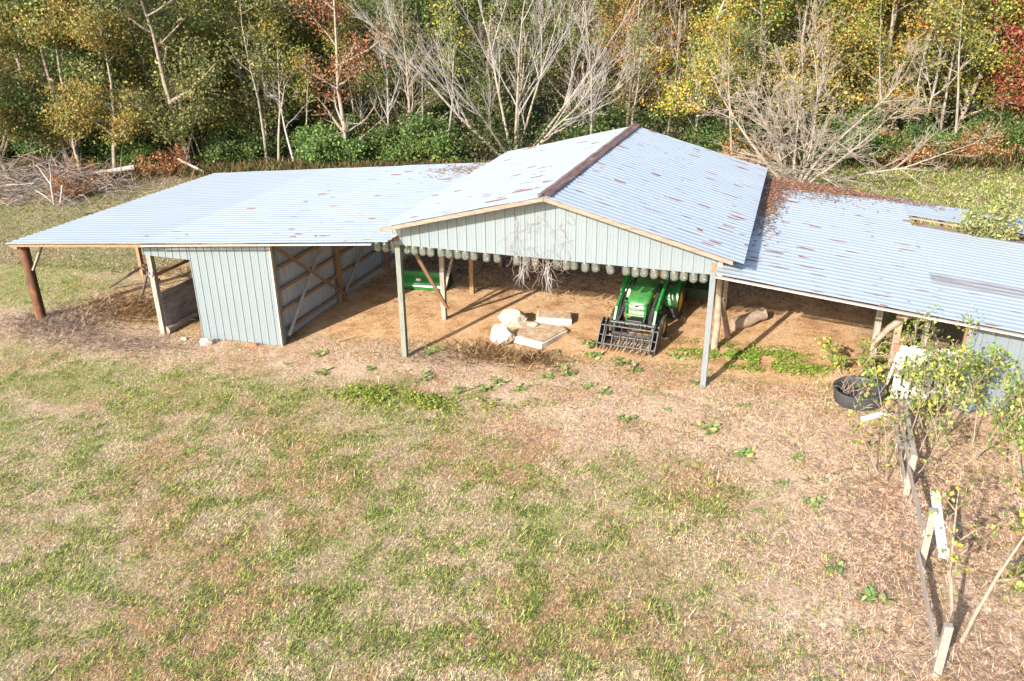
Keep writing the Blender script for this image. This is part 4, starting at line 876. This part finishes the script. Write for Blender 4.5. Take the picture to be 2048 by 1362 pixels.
# brush pile, fallen logs
rng = random.Random(12)
bp = thing('brush_pile', gz(-29.6, 16.2), 'heap of grey cut branches and brush at the left edge before the wood', 'brush pile')
m = MB(); m2 = MB()
for k in range(900):
    x = rng.gauss(-.2, 3.6); y = rng.gauss(0, 1.9); h = max(.1, 2.2*math.exp(-(x/4.5)**2-(y/2.2)**2))*rng.random(); az = rng.uniform(0, 6.28)
    wander(m if k % 3 else m2, (x, y, h), (math.cos(az), math.sin(az)*.6, rng.gauss(.15, .3)), rng.randint(4, 8), rng.uniform(.18, .42), rng.uniform(.008, .026), .22, -.05)
m.build('branch_heap', M['brush'], bp); m2.build('brown_brush', M['vine'], bp)
m = MB()
for p, d in (((-3.5, -2.3, .3), (1, .1, .03)), ((-3.6, -2.0, .7), (1, -.15, .05)), ((-1.5, -1.6, .8), (.9, .3, .1))): wander(m, p, d, 4, .4, .06, .08, 0)
m.build('cut_limb', M['deadwood'], bp, 60)
fk = thing('forked_branch', gz(-27.5, 14.2), 'pale forked dead branch standing up at the front of the brush pile', 'branch')
MB().tube([(0, 0, -.1), (.05, 0, .6), (.1, 0, 1.15)], [.07, .06, .055], 7).tube([(.1, 0, 1.1), (.25, 0, 1.6), (.2, .1, 2.3)], [.05, .04, .02], 6).tube([(.1, 0, 1.1), (-.3, .1, 1.5), (-.75, .15, 2.1)], [.045, .035, .015], 6).tube([(0, 0, .1), (-.5, -.1, .55), (-1.0, -.1, .75)], [.05, .04, .02], 6).tube([(.3, .1, 0), (.6, .1, .7), (.75, .1, 1.1)], [.06, .05, .06], 6).build('limb', M['deadwood'], fk, 60)
log('fallen_log', [gz(-29.6, 19.2, .5), gz(-28.6, 19.6, .62), gz(-27.3, 20.3, .75)], [.13, .14, .15], 'grey fallen log resting in the weeds right of the brush pile', 'deadwood', 9)
log('fallen_log', [gz(-25.4, 21.9, .95), gz(-24.6, 21.9, .6), gz(-23.6, 22.0, .15)], [.08, .08, .07], 'thin broken grey log propped behind the far corner of the left wing', 'deadwood', 8)
# saplings at the right
def sapling(name, loc, label, seed, stems, n_each, H, sc=1, base=1.2, fan=.5, size=.075, r=.022, mt='browntwig', kind='sap', o2=None):
    o = dict(nb=(7, 3), lr=.30, t0=.35, up=.12, ang=.8, wob=.09, leaf0=1, bm='vine'); o.update(o2 or {})
    t = make_tree(name, kind, label, 'sapling', None, seed, H, r, mt, o, n_each, .115, size, base, stems=stems, fan=fan)
    t.location = loc; t.scale = (sc,)*3; return t
sapling('young_tree', gz(13.25, -8.3), 'forked pale trunked young tree beside the near end of the board fence', 71, 2, 2, 3.6, base=1.6, fan=.42, r=.05, mt='log', o2=dict(dirs=((-.14, .30, 1), (.34, .30, 1))))
sapling('vine_sapling', gz(13.75, -1.5), 'leafy yellow green sapling tangle growing in front of the slatted gate', 73, 7, 4, 2.7, base=.3, fan=.5)
sapling('vine_sapling', gz(14.5, -1.9), 'spreading yellow green sapling before the right wing siding', 74, 4, 3, 2.4, base=.3, fan=.6)
sapling('vine_sapling', gz(12.8, -3.4), 'thin straggling sapling with few yellow leaves beside the board fence', 75, 6, 1, 2.4, base=.3, fan=.5)
sapling('vine_sapling', gz(15.4, -2.9), 'yellow green sapling cut by the right edge of the picture', 76, 7, 3, 2.6, base=.2, fan=.6)
sapling('vine_sapling', gz(14.9, -6.6), 'small leafy sapling low at the right edge beyond the young tree', 77, 6, 3, 1.9, base=.2, fan=.7)
sapling('vine_sapling', gz(12.3, 1.3), 'little yellow leaved seedling by the right wing posts', 78, 4, 3, 1.1, base=.1, fan=.7, size=.09)
sapling('roof_sapling', (15.9, 7.3, RZ(15.9, 7.3)-.9), 'leafy sapling growing up through the hole in the right wing roof', 79, 7, 4, 2.2, base=.8, fan=.35, kind='pale', size=.09)
m = MB(); rng = random.Random(31)
for k in range(22): wander(m, (rng.gauss(0, .3), rng.gauss(0, .1), rng.uniform(0, .5)), (rng.gauss(0, .4), rng.gauss(0, .2), 1), rng.randint(9, 15), .13, .017, .38, 0)
tag(m.build('twisted_vine', M['vine'], None, 60, gz(13.75, .75, .2)), 'bare twisted vine stems behind the slatted gate', 'vine')
# ------------------------------------------------------------------ grass, straw, weeds
GREEN = np.array([(.33, .39, .085), (.25, .345, .07), (.42, .43, .12), (.15, .26, .055), (.47, .43, .15)])
STRAW = np.array([(.70, .53, .35), (.78, .62, .43), (.55, .40, .25), (.82, .68, .50), (.60, .39, .25)])
PINK = np.array([(.70, .52, .39), (.78, .61, .48), (.56, .39, .29), (.63, .40, .23), (.46, .32, .23)])
ORNG = np.array([(.60, .39, .19), (.68, .48, .28), (.46, .26, .11), (.36, .20, .09)])
def blades(name, X, Y, col, L, W, lift, label, cat, seed, base=.0, kind='stuff', mat='grass'):
    g = np.random.default_rng(seed); N = len(X); az = g.uniform(0, 2*np.pi, N); el = lift*g.uniform(.4, 1.3, N); el = np.clip(el, .04, 1.5); L = L*g.uniform(.5, 1.4, N)
    d = np.stack([np.cos(az)*np.cos(el), np.sin(az)*np.cos(el), np.sin(el)], 1); P = np.stack([X, Y, gnd(X, Y)+base], 1)
    sd_ = np.stack([-np.sin(az), np.cos(az), np.zeros(N)], 1)*(W/2)[:, None]
    mid = P+d*(L*.55)[:, None]; d2 = d.copy(); d2[:, 2] -= .35*np.minimum(el, .8); tip = mid+d2*(L*.5)[:, None]
    V = np.stack([P-sd_, P+sd_, mid+sd_*.8, tip, mid-sd_*.8], 1).reshape(-1, 3); Q = np.arange(5*N).reshape(-1, 5)
    return tag(bulk(name, V, Q, np.repeat(col, 5, 0), M[mat], None, 5), label, cat, kind=kind)
g = np.random.default_rng(15)
def scatter(N, xr, yr, pw=1.4):
    X = g.uniform(*xr, N); Y = g.uniform(*yr, N); D = np.hypot(np.hypot(X-10, Y+20), 10); keep = g.random(N) < np.minimum(1, (15/D)**pw)
    rel = np.degrees(np.arctan2(X-10, Y+20))+18.65; keep &= np.abs(rel) < 40; return X[keep], Y[keep]
X, Y = scatter(2300000, (-32, 19), (-15, 6)); d, p, gr, l = masks(X, Y)
def pick(pal, n): return pal[g.integers(0, len(pal), n)]
clump = fbm(X/.35, Y/.35, 91, 3); big = fbm(X/1.3, Y/1.3, 61, 3)
tot = len(X); rr_ = g.random(tot)
isg = rr_ < np.clip(gr*.32+.36*sstep(.45, .62, clump)+.20, 0, .78)*(1-.97*d)*(1-.80*p)
keep = (isg | (g.random(tot) < .80*(1-.85*d)*(1-.25*p)*(.4+.9*sstep(.3, .6, big))))
keep &= ~((X > -4.2) & (Y > 1.2) & (X < 12.8))
keep &= ~((X > 14.3) & (Y > -.1))
X, Y, d, p, gr, isg, clump, big = [q[keep] for q in (X, Y, d, p, gr, isg, clump, big)]; n = len(X)
col = np.where(isg[:, None], pick(GREEN, n), np.where((g.random(n) < p)[:, None], pick(PINK, n), pick(STRAW, n)))*g.uniform(.42, 1.38, n)[:, None]*(.85+.3*big)[:, None]
brn = (~isg) & (fbm(X/1.6, Y/1.6, 44, 3) > .56); col[brn] *= np.array([.85, .72, .6])
L = np.where(isg, .06+.06*sstep(.45, .7, clump), .085); L = L*(.75+.5*big); W = np.where(isg, .0105, .008); lift = np.where(isg, .72, .48)
blades('grass', X, Y, col, L, W, lift, 'short mixed green and straw coloured grass of the front field', 'grass', 3)
# longer tufts
X, Y = scatter(60000, (-30, 19), (-15, 0)); tf = fbm(X/.55, Y/.55, 131, 3); d, p, gr, l = masks(X, Y); k = (tf > .655) & (d < .3) & (p < .65); X, Y = X[k], Y[k]; n = len(X); gsel = (fbm(X/2, Y/2, 151) > .47)
blades('grass', X, Y, np.where(gsel[:, None], pick(GREEN, n)*1.0, pick(STRAW, n)*.95)*g.uniform(.7, 1.2, n)[:, None], np.full(n, .19), np.full(n, .014), np.full(n, .85), 'longer grass tufts standing out of the front field', 'grass', 4)
# litter lying on the dirt under the barn
X, Y = scatter(150000, (-9, 14), (-.5, 10.5), .8); n = len(X); f = fbm(X/1.1, Y/1.1, 171, 4); k = g.random(n) < sstep(.3, .62, f)*.55; X, Y = X[k], Y[k]; n = len(X)
blades('straw', X, Y, pick(ORNG, n)*g.uniform(.6, 1.25, n)[:, None], np.full(n, .09), np.full(n, .013), np.full(n, .10), 'thin scattered straw lying on the orange dirt under the roofs', 'straw', 5, .004)
# brown leaf and twig litter at the shaded back
X = g.uniform(-4, 13, 16000); Y = 7.4+g.normal(1.7, 1.5, 16000); n = len(X)
blades('leaf_litter', X, Y, pick(np.array([(.12, .07, .04), (.2, .11, .06), (.07, .045, .03), (.28, .18, .1)]), n), np.full(n, .13), np.full(n, .035), np.full(n, .35), 'dark brown leaf litter along the shaded back of the barn', 'leaf litter', 6)
# dry grass mounds
def mound(cx, cy, sx, sy, N, Lb, pal, label, seed, lift=.7):
    X = g.normal(cx, sx, N); Y = g.normal(cy, sy, N); blades('dry_grass', X, Y, pick(pal, N)*g.uniform(.6, 1.2, N)[:, None], np.full(N, Lb), np.full(N, .009), np.full(N, lift), label, 'dry grass', seed)
TAN = np.array([(.68, .48, .28), (.76, .57, .36), (.56, .37, .20), (.44, .29, .16)]); GRY = np.array([(.48, .38, .32), (.58, .48, .41), (.36, .27, .23), (.46, .33, .22)])
mound(2.2, .62, .5, .28, 420, .42, TAN, 'arching tan dry grass before the left boulder', 11); mound(3.6, .5, .5, .26, 400, .40, TAN, 'arching tan dry grass before the large slab', 12)
mound(.9, .15, .8, .4, 800, .24, GRY*1.15, 'matted grey dry grass right of the front left post', 13, .35)
mound(-12.9, .0, 1.1, .6, 2600, .30, GRY*1.15, 'grey dry weeds round the foot of the rusted pipe post', 14); mound(-11.0, 1.8, 1.2, .7, 3000, .38, TAN*.95, 'dark brown dry weeds under the bent pipe frame', 15, .5)
mound(-9.6, -.9, 1.6, .45, 2600, .24, GRY*1.15, 'grey dry weeds before the shed doorway', 16, .4)
mound(13.9, -3.6, 1.0, 1.6, 6500, .22, PINK*1.25, 'pinkish dry weeds right of the board fence', 17, .4); mound(12.5, -5.2, .45, 1.8, 2600, .2, PINK*1.15, 'brown dry weeds along the left side of the board fence', 18, .4); mound(13.8, -9, .8, 1.2, 3600, .22, PINK*1.2, 'dry weeds round the foot of the young tree', 19, .4)
X, Y = scatter(160000, (-44, -9), (5, 24), .4); d, p, gr, l = masks(X, Y); n = len(X); isg = g.random(n) < .15+.5*gr
blades('grass', X, Y, np.where(isg[:, None], pick(GREEN, n)*np.array([.62, .62, .8]), pick(PINK, n)*.75)*g.uniform(.5, 1.2, n)[:, None], np.full(n, .16), np.full(n, .022), np.full(n, .6), 'rough grass on the left side field', 'grass', 7)
X, Y = scatter(110000, (9, 34), (10.5, 32), .3); n = len(X); isg = g.random(n) < .65
blades('grass', X, Y, np.where(isg[:, None], pick(GREEN, n)*np.array([.95, 1.0, .75]), pick(STRAW, n)*.7)*g.uniform(.5, 1.2, n)[:, None], np.full(n, .22), np.full(n, .03), np.full(n, .7), 'yellow green meadow grass behind the right wing', 'grass', 8)
X = np.concatenate([g.uniform(-40, 24, 26000)]); Y = 23.2+g.normal(0, 1.1, len(X))+np.where(X > 8, 5.8, 0); n = len(X)
blades('undergrowth', X, Y, np.where((g.random(n) < .45)[:, None], pick(np.array(PAL['bush']), n), pick(np.array([(.2, .12, .06), (.28, .17, .08), (.15, .09, .05)]), n))*g.uniform(.6, 1.3, n)[:, None], np.full(n, .65), np.full(n, .05), np.full(n, .95), 'tangled weeds along the edge of the wood', 'undergrowth', 9)
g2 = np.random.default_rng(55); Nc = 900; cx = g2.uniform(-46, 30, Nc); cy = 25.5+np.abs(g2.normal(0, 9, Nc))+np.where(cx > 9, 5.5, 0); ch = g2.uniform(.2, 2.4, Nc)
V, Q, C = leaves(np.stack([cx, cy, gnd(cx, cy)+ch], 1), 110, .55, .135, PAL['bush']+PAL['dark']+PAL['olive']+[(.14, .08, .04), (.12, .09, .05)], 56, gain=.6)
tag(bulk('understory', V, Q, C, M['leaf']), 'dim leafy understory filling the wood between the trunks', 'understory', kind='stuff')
# clover patches
def leafpatch(name, cs, N, pal, size, label, cat, hz=.06, seed=1, zf=None, thr=.0):
    gg = np.random.default_rng(seed); X = []; Y = []
    for cx, cy, sx, sy, wt in cs: k = int(N*wt); X.append(gg.normal(cx, sx, k)); Y.append(gg.normal(cy, sy, k))
    X = np.concatenate(X); Y = np.concatenate(Y); k = fbm(X/.4, Y/.4, seed+3, 2) > thr; X, Y = X[k], Y[k]; n = len(X); Z = (gnd(X, Y) if zf is None else zf(X, Y))+gg.uniform(.01, hz, n)
    az = gg.uniform(0, 6.28, n); tl = .12 if zf is not None else .35; t1 = gg.normal(0, tl, n); t2 = gg.normal(0, tl, n); s = (size*gg.uniform(.6, 1.3, n))[:, None]
    u = np.stack([np.cos(az), np.sin(az), t1], 1); v = np.stack([-np.sin(az), np.cos(az), t2], 1); P = np.stack([X, Y, Z], 1)
    V = np.stack([P-u*s*.5, P+v*s*.42, P+u*s*.5, P-v*s*.42], 1).reshape(-1, 3); c = np.array(pal)[gg.integers(0, len(pal), n)]*gg.uniform(.7, 1.25, n)[:, None]
    return tag(bulk(name, V, np.arange(4*n).reshape(-1, 4), np.repeat(c, 4, 0), M['leaf'] if name != 'fallen_leaves' else M['litter']), label, cat, kind='stuff')
CLO = [(.17, .30, .04), (.24, .36, .06), (.13, .24, .04), (.30, .37, .08)]
leafpatch('clover', [(9.15, 2.0, .35, .40, .36), (9.75, 1.55, .4, .25, .2), (10.3, 2.3, .5, .3, .16), (11.0, 1.5, .35, .2, .14), (8.0, 2.2, .4, .35, .14)], 7000, CLO, .055, 'bright green clover patch on the dirt under the right wing', 'clover', .09, 4, thr=.42)
leafpatch('clover', [(.2, -2.5, .6, .25, .5), (1.6, -2.6, .5, .22, .35), (3.4, -2.2, .7, .3, .15)], 5200, [(.19, .26, .05), (.25, .30, .06), (.14, .20, .04), (.36, .34, .07)], .06, 'bright green low weeds in the grass before the front left post', 'ground weeds', .13, 5, thr=.42)
LEAFC = [(.20, .09, .05), (.28, .14, .08), (.14, .065, .04), (.34, .20, .12)]
fl = leafpatch('fallen_leaves', [(9.65, 9.2, .35, .5, .16), (9.5, 7.5, .22, .9, .16), (9.45, 5.8, .18, .6, .08), (10.6, 9.4, .7, .35, .25), (11.9, 9.5, .7, .26, .15), (13.2, 9.6, .9, .2, .07), (10.5, 8.5, .9, .6, .07), (9.4, 4.0, .2, .8, .04)], 7000, LEAFC, .075, 'red brown fallen leaves piled on the right wing roof beside the gable roof', 'leaves', .035, 6, zf=lambda x, y: RZ(x, y)+.02)
leafpatch('fallen_leaves', [(-1.2, 8.8, 1.0, .8, 1)], 500, LEAFC, .09, 'few fallen leaves on the far end of the left wing roof', 'leaves', .04, 7, zf=lambda x, y: LZ(x)+.025)
# separate broadleaf weeds on bare soil
def rosette(seed):
    gg = random.Random(seed); V = []; Q = []; C = []
    for k in range(46):
        az = gg.uniform(0, 6.28); L = gg.uniform(.04, .13); wd = L*gg.uniform(.16, .3); rise = gg.uniform(.1, 1.1); cl = k % 5
        o = Vector((.13*math.cos(cl*2.1+seed)*(cl > 0)+gg.gauss(0, .025), .13*math.sin(cl*2.1+seed)*(cl > 0)+gg.gauss(0, .025), .008+gg.uniform(0, .04)))
        P = [o+Vector((math.cos(az)*L*t, math.sin(az)*L*t, L*rise*(t-.55*t*t))) for t in (0, .35, .7, 1)]; sd_ = Vector((-math.sin(az), math.cos(az), gg.gauss(0, .4))).normalized(); c = gg.choice([(.17, .26, .08), (.22, .31, .10), (.13, .21, .07), (.28, .33, .13), (.34, .33, .12)])
        W_ = (.3, 1, .9, .05); b = len(V)
        for p_, q in zip(P, W_): V += [p_-sd_*wd*q, p_+sd_*wd*q]
        Q += [(b+2*i, b+2*i+1, b+2*i+3, b+2*i+2) for i in range(3)]; C += [c]*8
    return np.array([tuple(v) for v in V]), np.array(Q), np.array(C)
wl = 'small green broadleaf weed growing on the bare pale soil'; ws = []
for s in range(3): V, Q, C = rosette(90+s); o = bulk('weed_plant', V, Q, C, M['leaf']); tag(o, wl, 'weed', 'broadleaf weeds on the bare soil'); ws.append(o)
rng = random.Random(77); WP = [(4.6, .3), (4.9, -.1), (5.6, -.7), (4.4, -.4), (6.1, -1.0), (5.3, 1.2), (6.2, .9), (6.6, .5), (7.6, 1.6), (4.2, 1.3), (8.4, .1), (9.6, -.9), (10.3, -.6), (3.9, -1.3), (3.2, -1.0), (3.0, -1.5), (2.4, -1.7), (1.2, -1.2), (-.6, -1.0), (-1.9, -1.5), (-3.2, -1.2), (6.9, -2.2), (5.0, -1.9), (7.8, -1.5), (8.9, -2.3), (9.8, -3.2), (10.6, -4.2), (11.2, -4.8), (10.9, -3.1), (10.2, -5.3), (4.6, 2.3), (5.0, 1.9), (.6, .5), (-2.6, -.4), (11.6, -6.8), (11.9, -8.3), (11.3, -9.6), (12.2, -7.4)]
for i, (x, y) in enumerate(WP):
    o = ws[i] if i < 3 else ws[i % 3].copy()
    if i >= 3: SC.collection.objects.link(o)
    o.location = (x, y, G(x, y)); o.rotation_euler.z = rng.uniform(0, 6); s = rng.uniform(.5, 1.5); o.scale = (s, s, s)
